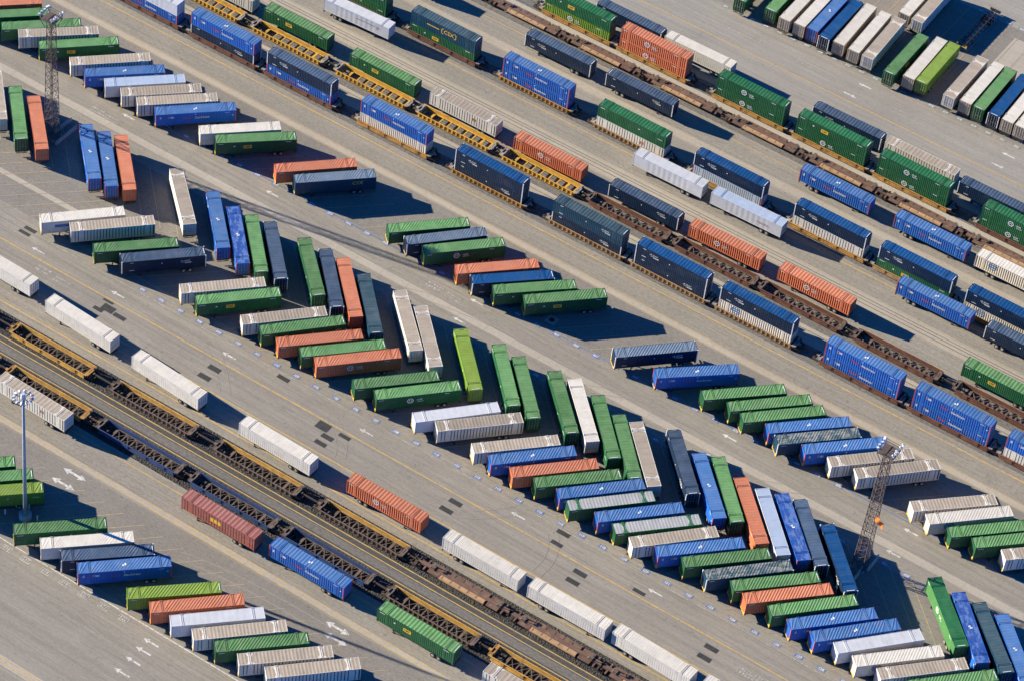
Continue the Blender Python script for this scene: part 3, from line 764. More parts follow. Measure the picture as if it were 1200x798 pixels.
    if kind == 'shield':
        return [('emblem', disc(side, sx(side,.83), 1.55, .42, 'mark_grey', 7)), ('lettering', join_meshes('lettering', [rows(side,.50,.79,1.62,1,'mark_grey',.24)]))]
    if kind == 'stripes':
        return [('emblem', join_meshes('emblem', [rows(side,.66,.82,1.35,2,'mark_grey',.14), rows(side,.68,.84,1.05,1,'mark_red',.10)]))]
    if kind == 'yellow_block':
        return [('sign_panel', join_meshes('sign_panel', [panel(side, *sorted((sx(side,.40), sx(side,.44))), 1.1, 2.0, 'mark_yellow'), panel(side, *sorted((sx(side,.45), sx(side,.49))), 1.1, 2.0, 'mark_yellow'), panel(side, *sorted((sx(side,.50), sx(side,.54))), 1.1, 2.0, 'mark_yellow')]))]
    if kind == 'blue_bar':
        return [('sign_panel', panel(side, *sorted((sx(side,.16), sx(side,.33))), 1.35, 2.05, 'mark_blue'))]
    return []

POSTS = {'whitetan', 'red', 'paleblue'}
_box = {}
def make_box(kind, mark, parent, z, lay='c'):
    """the parts of one container, children of `parent`, floor at height z"""
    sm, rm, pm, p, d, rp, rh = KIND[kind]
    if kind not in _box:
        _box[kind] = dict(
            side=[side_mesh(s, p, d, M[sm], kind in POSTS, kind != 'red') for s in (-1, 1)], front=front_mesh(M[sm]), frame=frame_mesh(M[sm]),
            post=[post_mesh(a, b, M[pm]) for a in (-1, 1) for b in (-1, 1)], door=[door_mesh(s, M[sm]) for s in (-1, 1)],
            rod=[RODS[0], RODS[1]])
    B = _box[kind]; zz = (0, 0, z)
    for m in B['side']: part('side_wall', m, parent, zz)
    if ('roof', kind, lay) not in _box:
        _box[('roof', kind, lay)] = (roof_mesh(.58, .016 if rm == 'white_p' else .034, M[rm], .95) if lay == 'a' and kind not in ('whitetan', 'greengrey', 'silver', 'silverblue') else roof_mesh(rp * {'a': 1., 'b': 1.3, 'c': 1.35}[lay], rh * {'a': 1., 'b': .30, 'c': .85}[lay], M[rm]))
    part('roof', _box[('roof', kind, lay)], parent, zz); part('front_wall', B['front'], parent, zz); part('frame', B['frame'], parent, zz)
    for m in B['post']: part('corner_post', m, parent, zz)
    for m, r in zip(B['door'], B['rod']):
        dd = part('door', m, parent, zz); part('lock_rod', r, dd)
    for mk in ([mark] if isinstance(mark, str) else mark or []):
        if (kind, mk) not in _box: _box[(kind, mk)] = [q for s in (-1, 1) for q in marks(mk, s)]
        for nm, me in _box[(kind, mk)]: part(nm, me, parent, zz)
    if kind in ('green', 'greendark', 'navy', 'navyblue', 'lime', 'teal', 'greenlite'):
        if 're' not in _box:
            b = MB(); b.box(HL - .34, HL - .22, -.75, .75, 2.90, 2.925); _box['re'] = b.mesh('roof_mark', M['mark_white'])
            b = MB(); b.box(-HL + .24, -HL + .34, -.45, .45, 2.90, 2.925); _box['rf'] = b.mesh('roof_mark', M['mark_grey'])
        part('roof_mark', _box['re'], parent, zz); part('roof_mark', _box['rf'], parent, zz)
    if kind in ('blue', 'bluemottled'):
        if 'rm' not in _box:
            b = MB(); b.box(-.36, -.06, -.35, .05, 2.91, 2.915); b.box(.05, .34, -.2, .3, 2.91, 2.915); _box['rm'] = b.mesh('roof_mark', M['mark_white'])
        part('roof_mark', _box['rm'], parent, zz)
RODS = [rod_mesh(-1), rod_mesh(1)]

# chassis -------------------------------------------------------------
def chassis_mesh():
    b = MB()
    for s in (-1, 1):
        b.box(-7.9, 7.9, s*.5 - .07, s*.5 + .07, .86, 1.17)
    for i in range(11): b.box(-7.5 + i*1.5 - .06, -7.5 + i*1.5 + .06, -1.15, 1.15, .98, 1.12)
    b.box(-8.05, -7.75, -1.25, 1.25, .95, 1.18); b.box(7.75, 8.05, -1.25, 1.25, .80, 1.18)
    b.box(7.95, 8.04, -1.1, 1.1, .45, .58)
    for s in (-1, 1): b.box(7.94, 8.03, s*.6 - .05, s*.6 + .05, .5, .9)
    for x in (3.8, 5.05): b.tube((x, -1.15, .5), (x, 1.15, .5), .08, n=8); b.box(x - .5, x + .5, -.6, -.45, .5, .9); b.box(x - .5, x + .5, .45, .6, .5, .9)
    return b.mesh('chassis', M['chassis'])
def wheel_mesh(s):
    b = MB(); b.tube((0, s*.78, 0), (0, s*1.25, 0), .5, n=18)
    return b.mesh('wheel', M['tyre'])
def rim_mesh(s):
    b = MB(); b.tube((0, s*1.235, 0), (0, s*1.262, 0), .29, n=14); b.tube((0, s*1.25, 0), (0, s*1.31, 0), .11, n=8)
    return b.mesh('rim', M['rim'])
def leg_mesh(s):
    b = MB(); b.box(-.08, .08, s*.95 - .08, s*.95 + .08, .08, 1.0); b.box(-.18, .18, s*.95 - .15, s*.95 + .15, .0, .08); b.bar((0, s*.95, .35), (.9, s*.5, .95), .06)
    return b.mesh('landing_leg', M['chassis'])
CH = chassis_mesh(); WH = [wheel_mesh(s) for s in (-1,1)]; RI = [rim_mesh(s) for s in (-1,1)]; LG = [leg_mesh(s) for s in (-1,1)]
_b = MB(); _b.box(-8.12, -8.03, -1.22, -.92, .85, 1.6); _b.box(-8.12, -8.03, .92, 1.22, .85, 1.6); _b.box(-8.12, -8.055, -1.22, 1.22, .95, 1.12)
BUMP = _b.mesh('nose_marker', M['yellow_paint'])
def make_chassis(root, marker=True):
    c = part('chassis', CH, root)
    for i in (0, 1):
        part('landing_leg', LG[i], c, (-4.6, 0, 0))
        for x in (3.8, 5.05):
            w = part('wheel', WH[i], root, (x, 0, .5)); part('rim', RI[i], w)
    if marker: part('nose_marker', BUMP, c)

# ---------------------------------------------------------------- trailers
MARK = {'orange': 'hex', 'navy': 'hunt', 'navyblue': 'hunt', 'blue': 'pacer', 'bluemottled': 'pacer', 'lime': 'plain', 'teal': None, 'tealworn': 'plain', 'red': 'yellow_block',
        'greenlite': 'hex', 'greengrey': 'plain', 'greendark': 'plain', 'steel': 'hunt', 'cream': 'oval', 'green': 'plain'}
SPECIAL = {}  # (row, index in the row) -> marks, for those whose writing shows
SPECIAL.update({('ra',4):'emp', ('ra',12):'emp', ('ra',14):'csx_small', ('rb',0):'blue_bar', ('rb',5):'emp', ('rb',12):'hex', ('rb',10):'hex',
  ('rc',2):'hex', ('rc',5):'emp', ('rc',6):'emp', ('rg',0):'badge', ('rg',3):'emp', ('rh',1):'emp', ('rh',2):'emp', ('rh',3):'badge', ('rh',8):'emp',
  ('ri',0):'shield', ('ri',2):'stripes', ('rj',0):'hunt_left', ('rl',11):'emp', ('rc',17):'badge', ('rk',2):'hunt_left', ('rd',12):'badge'})
GROUPS = dict(ra='trailers in the top left slanted row', rb='trailers in the long slanted row', rc='trailers in the middle slanted row', rd='trailers in the bottom left slanted row', re='trailers in the long steep row',
  rf='trailers along the wide lower road', rg='trailers beside the blue well cars', rh='trailers beside the empty yellow wells', ri='trailers before the middle stack train', rj='trailers behind the middle stack train',
  rk='trailers behind the far stack train', rl='trailers in the top right row')
protos = {}; idx = {}
for kind, row, X, Y, hd, label in TRAILERS:
    i = idx.get(row, 0); idx[row] = i + 1
    mk = SPECIAL.get((row, i), MARK.get(kind))
    yb = row in ('ra', 'rb', 'rc', 'rd', 'rl')
    lay = 'a' if row in ('ra','rb','rc','rd') else 'b' if row in ('re','rl') else 'c'
    key = (kind, mk, lay)
    if key not in protos:
        root = link('semi_trailer' if kind.startswith('silver') else 'container_trailer', None)
        make_box(kind, mk, root, 1.2, lay); make_chassis(root, yb)
        protos[key] = root
    else:
        root = copy_tree(protos[key])
    root.location = (X, Y, .02); root.rotation_euler = (0, 0, R(hd))
    tag(root, label, 'semi-trailer' if kind.startswith('silver') else 'container trailer', GROUPS[row])

# ---------------------------------------------------------------- stack trains
SMARK = {'D1f': 'hunt', 'D1c': 'hunt_left', 'D1e': 'hunt_left', 'D1g': 'hunt_left', 'D1h': 'hunt_left', 'D2b': 'csx', 'D2e': 'hunt_left', 'D2f': 'hunt_left', 'D2g': 'hunt_left', 'D2h': 'hunt_left',
         'D3a': 'emp', 'D3b': 'hex', 'D3c': 'hex', 'D3d': 'emp', 'D3e': 'hex', 'D3f': 'hex', 'D2d': 'plain', 'D2a': 'plain'}
LMARK = {'D2b': 'emp', 'D2g': 'emp', 'D3a': 'hex', 'D3b': 'hex', 'D3c': 'hex', 'D3d': 'hex', 'D3e': 'hex', 'D3f': 'hex', 'D2d': 'badge', 'D1d': None}
TRN = {'s1': 'near', 's2': 'middle', 's3': 'far'}
NTH = 'first second third fourth fifth sixth seventh eighth ninth tenth eleventh twelfth'.split()
CN = dict(orange='orange', green='green', greendark='deep green', lime='lime green', navy='navy', navyblue='navy blue', blue='royal blue', whitetan='ribbed white', cream='cream', silver='pale grey', teal='dark teal', paleblue='pale blue')
sproto = {}
def stack_box(kind, mk, X, Y, z, label, grp):
    key = (kind, mk)
    if key not in sproto:
        root = link('shipping_container', None); make_box(kind, mk, root, 0); sproto[key] = root
    else: root = copy_tree(sproto[key])
    root.location = (X, Y, z)
    return tag(root, label, 'shipping container', grp)

# ---------------------------------------------------------------- well cars
def sill_mesh(s, m, ribs):
    b = MB()
    def yb(y0, y1): return (y0, y1) if s > 0 else (-y1, -y0)
    b.box(-8.5, 8.5, *yb(1.40, 1.45), .34, 1.16)
    b.box(-9.1, 9.1, *yb(1.38, 1.56), 1.16, 1.27)
    b.box(-8.6, 8.6, *yb(1.34, 1.56), .22, .34)
    for i in range(17):
        x = -8.2 + i * 1.025
        if ribs: b.prism([((1.45)*s, .34), (1.60*s, .34), (1.60*s, .5), (1.55*s, 1.16), (1.45*s, 1.16)], 'x', x - .10, x + .10)
    if not ribs:
        b.box(-8.5, 8.5, *yb(1.45, 1.53), .60, .72)
        for x in (-6.2, -2.1, 2.1, 6.2): b.box(x - .35, x + .35, *yb(1.45, 1.57), .36, 1.16)
    return b.mesh('side_sill', m)
def floor_mesh(m, xs=True):
    b = MB()
    for i in range(9):
        x = -8 + i * 2.0
        b.box(x - .11, x + .11, -1.34, 1.34, .24, .36)
        if i < 8 and xs:
            b.bar((x + .1, -1.25, .30), (x + 1.9, 1.25, .30), .10); b.bar((x + .1, 1.25, .29), (x + 1.9, -1.25, .29), .10)
    for s in (-1, 1):
        b.box(s*6.1 - .25, s*6.1 + .25, -1.3, 1.3, .36, .40)
        b.box(-8.0, 8.0, s*1.28 - .05, s*1.28 + .05, .26, .37)
    return b.mesh('floor_frame', m)
def endp_mesh(s, m):
    b = MB()
    x0, x1 = sorted((s*8.55, s*9.35))
    b.box(x0, x1, -1.36, -.55, 1.12, 1.22); b.box(x0, x1, .55, 1.36, 1.12, 1.22); b.box(x0, x1, -.55, .55, .98, 1.12)
    b.prism([(s*8.5, .42), (s*8.62, .42), (s*9.0, 1.12), (s*8.88, 1.12)] if s > 0 else [(s*8.62, .42), (s*8.5, .42), (s*8.88, 1.12), (s*9.0, 1.12)], 'y', -1.34, 1.34)
    a, c = sorted((s*9.3, s*9.9)); b.box(a, c, -.22, .22, .82, 1.12)
    a, c = sorted((s*9.2, s*9.36)); b.box(a, c, -1.36, 1.36, 1.0, 1.25)
    return b.mesh('end_platform', m)
def bogie_mesh():
    b = MB()
    for s in (-1, 1):
        y0, y1 = sorted((s*.95, s*1.12))
        b.prism([(-1.2,.36),(-1.2,.62),(-.45,.80),(.45,.80),(1.2,.62),(1.2,.36),(.6,.34),(.35,.2),(-.35,.2),(-.6,.34)], 'y', y0, y1)
        for x in (-.28, 0, .28): b.tube((x, s*1.04, .26), (x, s*1.04, .66), .10, n=8)
    b.box(-.32, .32, -1.25, 1.25, .62, .90); b.tube((0,0,.85), (0,0,1.05), .42, n=14)
    b.tube((-.5,.4,.95),(-.5,1.0,.95),.16,n=8); b.bar((.7,-.9,.8),(.7,.9,.8),.12); b.bar((-.8,-.9,.75),(-.8,.9,.75),.12)
    return b.mesh('bogie', M['bogie'])
def wset_mesh():
    b = MB(); b.tube((0,-1.0,.47),(0,1.0,.47),.08,n=8)
    for s in (-1, 1): b.tube((0,s*.72,.47),(0,s*.85,.47),.46,n=18); b.tube((0,s*.68,.47),(0,s*.72,.47),.50,n=18)
    return b.mesh('wheelset', M['rail'])
BOG, WST = bogie_mesh(), wset_mesh()
FLOOR = {q: floor_mesh(M[q], q == 'car_frame') for q in ('car_frame', 'car_yellow')}
def add_bogie(root, x):
    g = part('bogie', BOG, root, (x, 0, .0))
    for d in (-.85, .85): part('wheelset', WST, g, (d, 0, 0))
_wm = {}
def well_car(X, Y, xl, xr, paint_, ribs, label, grp, left_bogie, deck='deck_grey', near=None):
    """one well unit centred at X; xl/xr = joint positions relative to X"""
    root = link('well_car', None, None, (X, Y, .14))
    key = (paint_, ribs, deck, near)
    if key not in _wm:
        _wm[key] = ([sill_mesh(s, M[near if near and s < 0 else paint_], ribs) for s in (-1, 1)], [endp_mesh(s, M[deck]) for s in (-1, 1)])
    S_, E_ = _wm[key]
    for m in S_: part('side_sill', m, root)
    for m in E_: part('end_platform', m, root)
    part('floor_frame', FLOOR[paint_ if paint_ == 'car_yellow' else 'car_frame'], root)
    add_bogie(root, min(xr, 9.7) if xr < 10.6 else 9.1)
    if left_bogie or xl < -10.6: add_bogie(root, -9.1 if xl < -10.6 else xl)
    b = MB(); b.box(9.3, max(9.5, xr), -.14, .14, .80, 1.05); b.box(9.2, 9.45, -.2, .2, .78, 1.08); part('coupler', b.mesh('coupler', M['bogie']), root)
    b = MB(); b.box(min(-9.5, xl), -9.3, -.14, .14, .80, 1.05); b.box(-9.45, -9.2, -.2, .2, .78, 1.08); part('coupler', b.mesh('coupler', M['bogie']), root)
    b = MB(); b.tube((9.35,.75,1.1),(9.35,.75,1.62),.22,n=10); b.bar((9.35,.75,1.5),(9.35,.4,1.5),.08); part('brake_wheel', b.mesh('brake_wheel', M['bogie']), root)
    return tag(root, label, 'rail car', grp)

PAINT = {'D1a':('car_brown',0),'D1b':('car_brown',0),'D1c':('car_brown',0),'D1d':('car_ochre',0),'D1e':('car_ochre',1),'D1f':('car_tan',1),'D1g':('car_tan',1),'D1h':('car_tan',1),'D1i':('car_brown',0),'D1j':('car_brown',0),'D1k':('car_brown',0),
 'D2a':('car_brown',0),'D2b':('car_brown',0),'D2c':('car_ochre',1),'D2d':('car_tan',1),'D2e':('car_ochre',0),'D2f':('car_ochre',0),'D2g':('car_tan',0),'D2h':('car_ochre',0),
 'D3a':('car_ochre',0),'D3b':('car_ochre',0),'D3c':('car_ochre',0),'D3d':('car_ochre',0),'D3e':('car_ochre',0),'D3f':('car_brown',0)}
PN = dict(car_gold='golden ochre', car_yellow='yellow', car_ochre='ochre', car_tan='tan', car_brown='rust brown', car_blue='blue')
for tr in ('s1', 's2', 's3'):
    st = [s for s in STACKS if s[3] == tr]
    for i, (id_, up, lo, _, X, Y) in enumerate(st):
        xr = (st[i+1][4] - X) / 2 if i + 1 < len(st) else 9.7
        xl = (st[i-1][4] - X) / 2 if i else -9.7
        w = f'the {NTH[i]} stack from left on the {TRN[tr]} train'
        pm, rb_ = PAINT[id_]
        well_car(X, Y, xl, xr, pm, rb_, f'{PN[pm]} well car under {w}', f'well cars of the {TRN[tr]} stack train', i == 0)
        um = SMARK.get(id_, MARK.get(up)); lm = LMARK.get(id_, MARK.get(lo))
        stack_box(lo, lm, X, Y, .60, f'{CN[lo]} container, lower box of {w}', f'containers of the {TRN[tr]} stack train')
        stack_box(up, um, X, Y, 3.515, f'{CN[up]} container, upper box of {w}', f'containers of the {TRN[tr]} stack train')

# empty cars ------------------------------------------------------------
def joints(ts): return [t + 206 for t in ts]
def empties(js, Y, paints, where, grp):
    for i in range(len(js) - 1):
        X = (js[i] + js[i+1]) / 2; pm, rb_, deck, near = (paints[i] + (None,))[:4]
        well_car(X, Y, js[i] - X, js[i+1] - X, pm, rb_, f'empty {PN[pm]} well car, {NTH[i]} from the left {where}', grp, i == 0, deck, near)
y_, b_ = ('car_yellow', 1, 'deck_grey'), ('car_brown', 0, 'car_frame')
YR1, YR2, YR3A, YR3B = 44.3, 83.4, -55.6, -64.6
empties(joints([-322,-301.3,-279.3,-258.6,-238.3,-217.4,-196.6,-177,-157.2,-134.5,-113.5,-93]), YR1, [y_]*5 + [b_]*6, 'behind the near stack train', 'empty well cars behind the near stack train')
o_ = ('car_gold', 1, 'car_frame', 'car_frame'); oy = ('car_gold', 0, 'car_ochre'); bl = ('car_blue', 0, 'car_frame')
empties(joints([-306,-282.4,-259.4,-234.8,-212,-188.3]), YR3A, [oy, oy, o_, o_, o_], 'on the upper ballasted track', 'empty well cars on the upper ballasted track')
empties(joints([-297,-275,-254.1,-232.1,-212,-190.3,-167.3,-147]), YR3B, [oy, oy, bl, bl, bl, o_, oy], 'on the lower ballasted track', 'empty well cars on the lower ballasted track')

def spine_parts():
    b = MB(); b.box(-9.3, 9.3, -.38, .38, .80, 1.22)
    for x in (-8.2, -5.2, -1.8, 1.8, 5.2, 8.2): b.box(x - .16, x + .16, -1.3, 1.3, .86, 1.08)
    b.box(-9.9, -9.3, -.2, .2, .82, 1.1); b.box(9.3, 9.9, -.2, .2, .82, 1.1)
    beam = b.mesh('spine_beam', M['spine'])
    d = []
    for s in (-1, 1):
        b = MB(); y0, y1 = sorted((s*.42, s*1.32)); b.box(-4.9, 4.6, y0, y1, 1.00, 1.10)
        y0, y1 = sorted((s*1.18, s*1.36)); b.box(-4.9, 4.6, y0, y1, .82, 1.13)
        for i in range(6): b.box(-4.6 + i*1.8, -4.45 + i*1.8, *sorted((s*.5, s*1.2)), 1.10, 1.14)
        d.append(b.mesh('side_deck', M['plank'] if s < 0 else M['spine']))
    b = MB(); x = 0
    b.box(x - .5, x + .5, -.55, .55, 1.22, 1.38); b.bar((x - .35, -.45, 1.3), (x + .15, -.3, 2.0), .12); b.bar((x - .35, .45, 1.3), (x + .15, .3, 2.0), .12); b.box(x - .1, x + .5, -.5, .5, 1.95, 2.06)
    return beam, d, b.mesh('hitch_stand', M['car_frame'])
SB, SD, SH = spine_parts()
SW = []
for s in (-1, 1):
    _b = MB(); _b.box(-1.1, 1.1, *sorted((s*.36, s*1.25)), .98, 1.06); _b.box(-1.1, 1.1, *sorted((s*1.2, s*1.3)), .90, 1.10)
    SW.append(_b.mesh('wing_platform', M['spine']))
def spines(js, Y, where, grp):
    for i in range(len(js) - 1):
        X = (js[i] + js[i+1]) / 2; root = link('spine_car', None, None, (X, Y, .14))
        part('spine_beam', SB, root)
        for m in SD: part('side_deck', m, root)
        
        for x in (-7.0, 7.0):
            part('hitch_stand', SH, root, (x, 0, 0))
            for m in SW: part('wing_platform', m, root, (x * .9, 0, 0))
        add_bogie(root, js[i+1] - X)
        if i == 0: add_bogie(root, js[0] - X)
        tag(root, f'empty brown spine car, {NTH[i]} from the left {where}', 'rail car', grp)
spines(joints([-285,-266,-247.3,-228.7,-207.4,-189.4,-170.6,-152.4,-132,-112,-92]), YR2, 'before the far stack train', 'empty spine cars before the far stack train')
spines(joints([-188.3,-167.9,-150,-130]), YR3A, 'on the upper ballasted track', 'spine cars on the upper ballasted track')

# ---------------------------------------------------------------- the ground
def sheet(name, n0, n1, z, m, t0=-420, t1=20):
    b = MB(); b.add([(t0+206, n0-380, z), (t1+206, n0-380, z), (t1+206, n1-380, z), (t0+206, n1-380, z)], [(0,1,2,3)])
    return tag(b.build(name, M[m]), kind='structure')
b = MB(); b.add([(-4000,-4000,0),(4000,-4000,0),(4000,4000,0),(-4000,4000,0)], [(0,1,2,3)])
tag(b.build('ground', M['lane']), kind='structure')
Z1, Z2, Z3, Z4 = .004, .008, .012, .016
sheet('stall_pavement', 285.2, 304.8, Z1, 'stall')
sheet('trackside_pavement', 307, 313.0, Z1, 'lane_rough')
sheet('ballast', 313.0, 318.3, Z1, 'ballast'); sheet('service_road', 318.3, 322.5, Z2, 'asphalt_dark'); sheet('worn_road_centre', 319.1, 320.7, Z3, 'asphalt_worn'); sheet('ballast', 322.5, 327.4, Z1, 'ballast')
sheet('trackside_pavement', 327.4, 334.0, Z1, 'lane_rough')
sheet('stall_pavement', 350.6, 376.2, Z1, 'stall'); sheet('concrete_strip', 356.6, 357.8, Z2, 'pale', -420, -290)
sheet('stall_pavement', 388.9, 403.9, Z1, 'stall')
sheet('trackside_pavement', 406.2, 412.4, Z1, 'lane_rough')
sheet('trackbed', 412.4, 416.8, Z2, 'trackbed'); sheet('runway_slab', 416.8, 421.1, Z2, 'pale2'); sheet('trackbed', 421.1, 426.2, Z2, 'trackbed')
sheet('trackside_pavement', 426.2, 432.6, Z1, 'lane_rough')
sheet('runway_slab', 432.3, 436.4, Z2, 'pale2')
sheet('trackside_pavement', 436.4, 442.4, Z1, 'lane_rough'); sheet('trackbed', 442.4, 446.6, Z2, 'trackbed')
sheet('runway_slab', 451.9, 454.3, Z2, 'pale2'); sheet('trackside_pavement', 454.3, 461.0, Z1, 'lane_rough')
sheet('trackbed', 461.2, 465.8, Z2, 'trackbed'); sheet('runway_slab', 465.8, 467.4, Z2, 'pale'); sheet('trackbed', 467.4, 471.2, Z2, 'trackbed')
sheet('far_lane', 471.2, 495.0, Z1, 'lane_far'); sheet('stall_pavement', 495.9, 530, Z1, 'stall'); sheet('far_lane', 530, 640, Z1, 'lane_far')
# pale strips
sheet('concrete_strip', 262.0, 263.7, Z1, 'pale'); sheet('concrete_strip', 305.4, 306.4, Z2, 'pale')
sheet('concrete_strip', 380.4, 382.1, Z1, 'pale'); sheet('concrete_strip', 404.4, 405.6, Z2, 'pale')
_b = MB(); _b.add([(33-.0, 134, .006), (60, 134, .006), (60, 147, .006), (33, 147, .006)], [(0,1,2,3)])
tag(_b.build('concrete_pad', M['pale']), kind='structure')
# painted lines (n, half width, material, t-range, dash)
def line(n, w_, m, t0=-420, t1=20, dash=None, name='lane_line', z=Z4):
    b = MB(); w = w_ * 1.35
    def seg(a, c): b.add([(a+206, n-w/2-380, z), (c+206, n-w/2-380, z), (c+206, n+w/2-380, z), (a+206, n+w/2-380, z)], [(0,1,2,3)])
    if dash:
        t = t0
        while t < t1: seg(t, t + dash[0]); t += dash[0] + dash[1]
    else: seg(t0, t1)
    return tag(b.build(name, M[m]), kind='structure')
for n in (262.35, 263.3): line(n, .14, 'line_y')
line(283.8, .16, 'line_w')
for n in (305.35, 306.45): line(n, .14, 'line_y')
line(311.5, .15, 'line_y')
for n in (318.65, 321.0, 322.25): line(n, .15, 'line_y')
line(329.3, .2, 'line_y'); line(329.9, .12, 'line_y_thin'); line(335.0, .2, 'line_y'); line(342.35, .22, 'line_y'); line(347.3, .10, 'line_w_worn', -420, -107, (16, 1.2))
line(388.45, .13, 'line_b', z=.017); line(404.3, .13, 'line_y'); line(405.75, .13, 'line_y'); line(410.85, .2, 'line_y')
line(376.1, .10, 'line_b', -170, -90)
for n in (419.55,): line(n, .12, 'line_y_thin')
for n in (432.5, 436.15): line(n, .14, 'line_y_thin')
line(427.3, .14, 'line_y_thin')
line(441.3, .16, 'line_y'); line(448.0, .12, 'line_y_thin')
for n in (452.2, 454.1): line(n, .14, 'line_y_thin')
line(458.9, .14, 'line_y'); line(461.0, .14, 'line_y_thin'); line(471.6, .14, 'line_y'); line(478.6, .14, 'line_y_thin')
line(485.0, .20, 'line_y'); line(489.35, .11, 'line_w_worn', -420, 20, (14, .8)); line(493.9, .15, 'line_y_thin')
line(495.9, .10, 'box_g'); line(530.1, .10, 'box_g')
# rails
for Yc, h in ((YR3A, .15), (YR3B, .15), (34.63, .03), (YR1, .03), (64.7, .03), (YR2, .03), (88.7, .03)):
    for s in (-1, 1):
        b = MB(); y = Yc + s * .755; b.box(-215, 226, y - .04, y + .04, .0, .009 + h)
        tag(b.build('rail', M['rail']), kind='structure')
for y in (53.55, 54.5, 55.25, 38.9 + 1.15):   # crane runway rails and slots, flush
    b = MB(); b.box(-215, 226, y - .06, y + .06, .0, .016); tag(b.build('rail', M['rail']), kind='structure')
# stall lines: at 45 degrees in the slanted rows, square in the far row
def stall_line(x0, y0, ang, length, m='line_y_thin'):
    c, s = math.cos(R(ang)), math.sin(R(ang)); w = .10; z = .018
    b = MB(); b.add([(x0 + s*w, y0 - c*w, z), (x0 + c*length + s*w, y0 + s*length - c*w, z), (x0 + c*length - s*w, y0 + s*length + c*w, z), (x0 - s*w, y0 + c*w, z)], [(0,1,2,3)])
    return tag(b.build('stall_line', M[m]), kind='structure')
for i in range(-30, 52):
    stall_line(-102.4 + i*4.43, -30.9, 45, 20)
    stall_line(-105.6 + i*4.43, -3.4 - .0, -45, 18)
for i in range(-22, 56): stall_line(8.3 + i*4.43, 9.0, 45, 13.5)
for i in range(-22, 42): stall_line(-45.5 + i*4.43, -93.9, 45, 22)
for i in range(-30, 22): stall_line(30.3 + i*3.3, 115.9, 90, 34)
# stall numbers
def flat_text(s, size, m, x, y, z=.024, shear=0., name='stall_number'):
    me = text_mesh(s, size, m, shear)
    return tag(link(name, me, None, (x, y, z)), kind='structure')
def stall_box(s, x, y, panel_m, txt_m, w=1.65, h=.95, outline=None):
    b = MB(); b.add([(x-w/2, y-h/2, .019), (x+w/2, y-h/2, .019), (x+w/2, y+h/2, .019), (x-w/2, y+h/2, .019)], [(0,1,2,3)])
    tag(b.build('number_panel', M[panel_m]), kind='structure')
    flat_text(s, .74, txt_m, x, y)
for i in range(95, 131):
    stall_box(str(i).zfill(3), -146.4 + 206 + (i - 122) * 4.53, -31.75, 'box_b', 'mark_white')
for i in range(44, 80):
    stall_box(str(i).zfill(3), -244.9 + 206 + (i - 55) * 4.44, 8.2, 'box_b', 'mark_white')
for i in range(400, 440):
    stall_box(str(i), -117.8 + 206 - (i - 420) * 4.44, -3.2, 'box_b', 'mark_white')
for i in range(12): 
    x = -251 + 206 + (i - 4) * 4.3; y = 282.6 - 380
    b = MB()
    for a in ((-1,1,-.55,-.47),(-1,1,.47,.55),(-1,-.92,-.47,.47),(.92,1,-.47,.47)): b.add([(x+a[0],y+a[2],.019),(x+a[1],y+a[2],.019),(x+a[1],y+a[3],.019),(x+a[0],y+a[3],.019)],[(0,1,2,3)])
    tag(b.build('number_panel', M['line_w']), kind='structure'); flat_text(str(511 + i), .95, 'line_w', x, y)
for i in range(26):
    stall_box(str(301 + i), -226.9 + 206 + i * 3.36, 115.2, 'box_g', 'mark_white', 1.9, .9); 
    if i > 12: stall_box(str(351 + i), -226.9 + 206 + i * 3.36, 150.6, 'box_g', 'mark_white', 1.9, .9)
# arrows, pads, worn road words
def arrow(x, y, ang=180, double=False, s=1.):
    pts = [(-1.5,-.16),(.5,-.16),(.5,-.5),(1.6,0),(.5,.5),(.5,.16),(-1.5,.16)] if not double else [(-.7,-.16),(.7,-.16),(.7,-.5),(1.7,0),(.7,.5),(.7,.16),(-.7,.16),(-.7,.5),(-1.7,0),(-.7,-.5)]
    c, q = math.cos(R(ang)), math.sin(R(ang)); b = MB()
    b.add([(x + s*(c*u - q*v), y + s*(q*u + c*v), .02) for u, v in pts], [tuple(range(len(pts)))] if not double else [(0,1,5,6),(2,3,4),(7,8,9)])
    tag(b.build('road_arrow', M['line_w']), kind='structure')
for t, n in ((-190.7,303.65),(-189.6,301.48),(-248.6,303.5),(-248.8,300.46)): arrow(t+206, n-380, 180, True, 1.5)
for t, n in ((-213.8,281.35),(-213.7,279.1),(-213.7,276.3),(-213.6,273.17)): arrow(t+206, n-380, 180, False, 1.05)
for t, n in ((-151.4,345.07),(-180.6,345.05),(-213.9,344.71),(-245.3,344.61),(-290.7,344.13),(-271.5,344.29)): arrow(t+206, n-380, 180)
for t, n in ((-217.3,385.89),(-217.1,379.6),(-265.9,385.58),(-160.5,385.97),(-160.4,379.6),(-122.2,386.57),(-122.2,379.9),(-301.8,385.55)): arrow(t+206, n-380, 180)
for t, n in ((-190.4,491.6),(-156.3,491.6)): arrow(t+206, n-380, 180)
for t, n in ((-156.5,487.3),(-191.5,487.0)): arrow(t+206, n-380, 0)
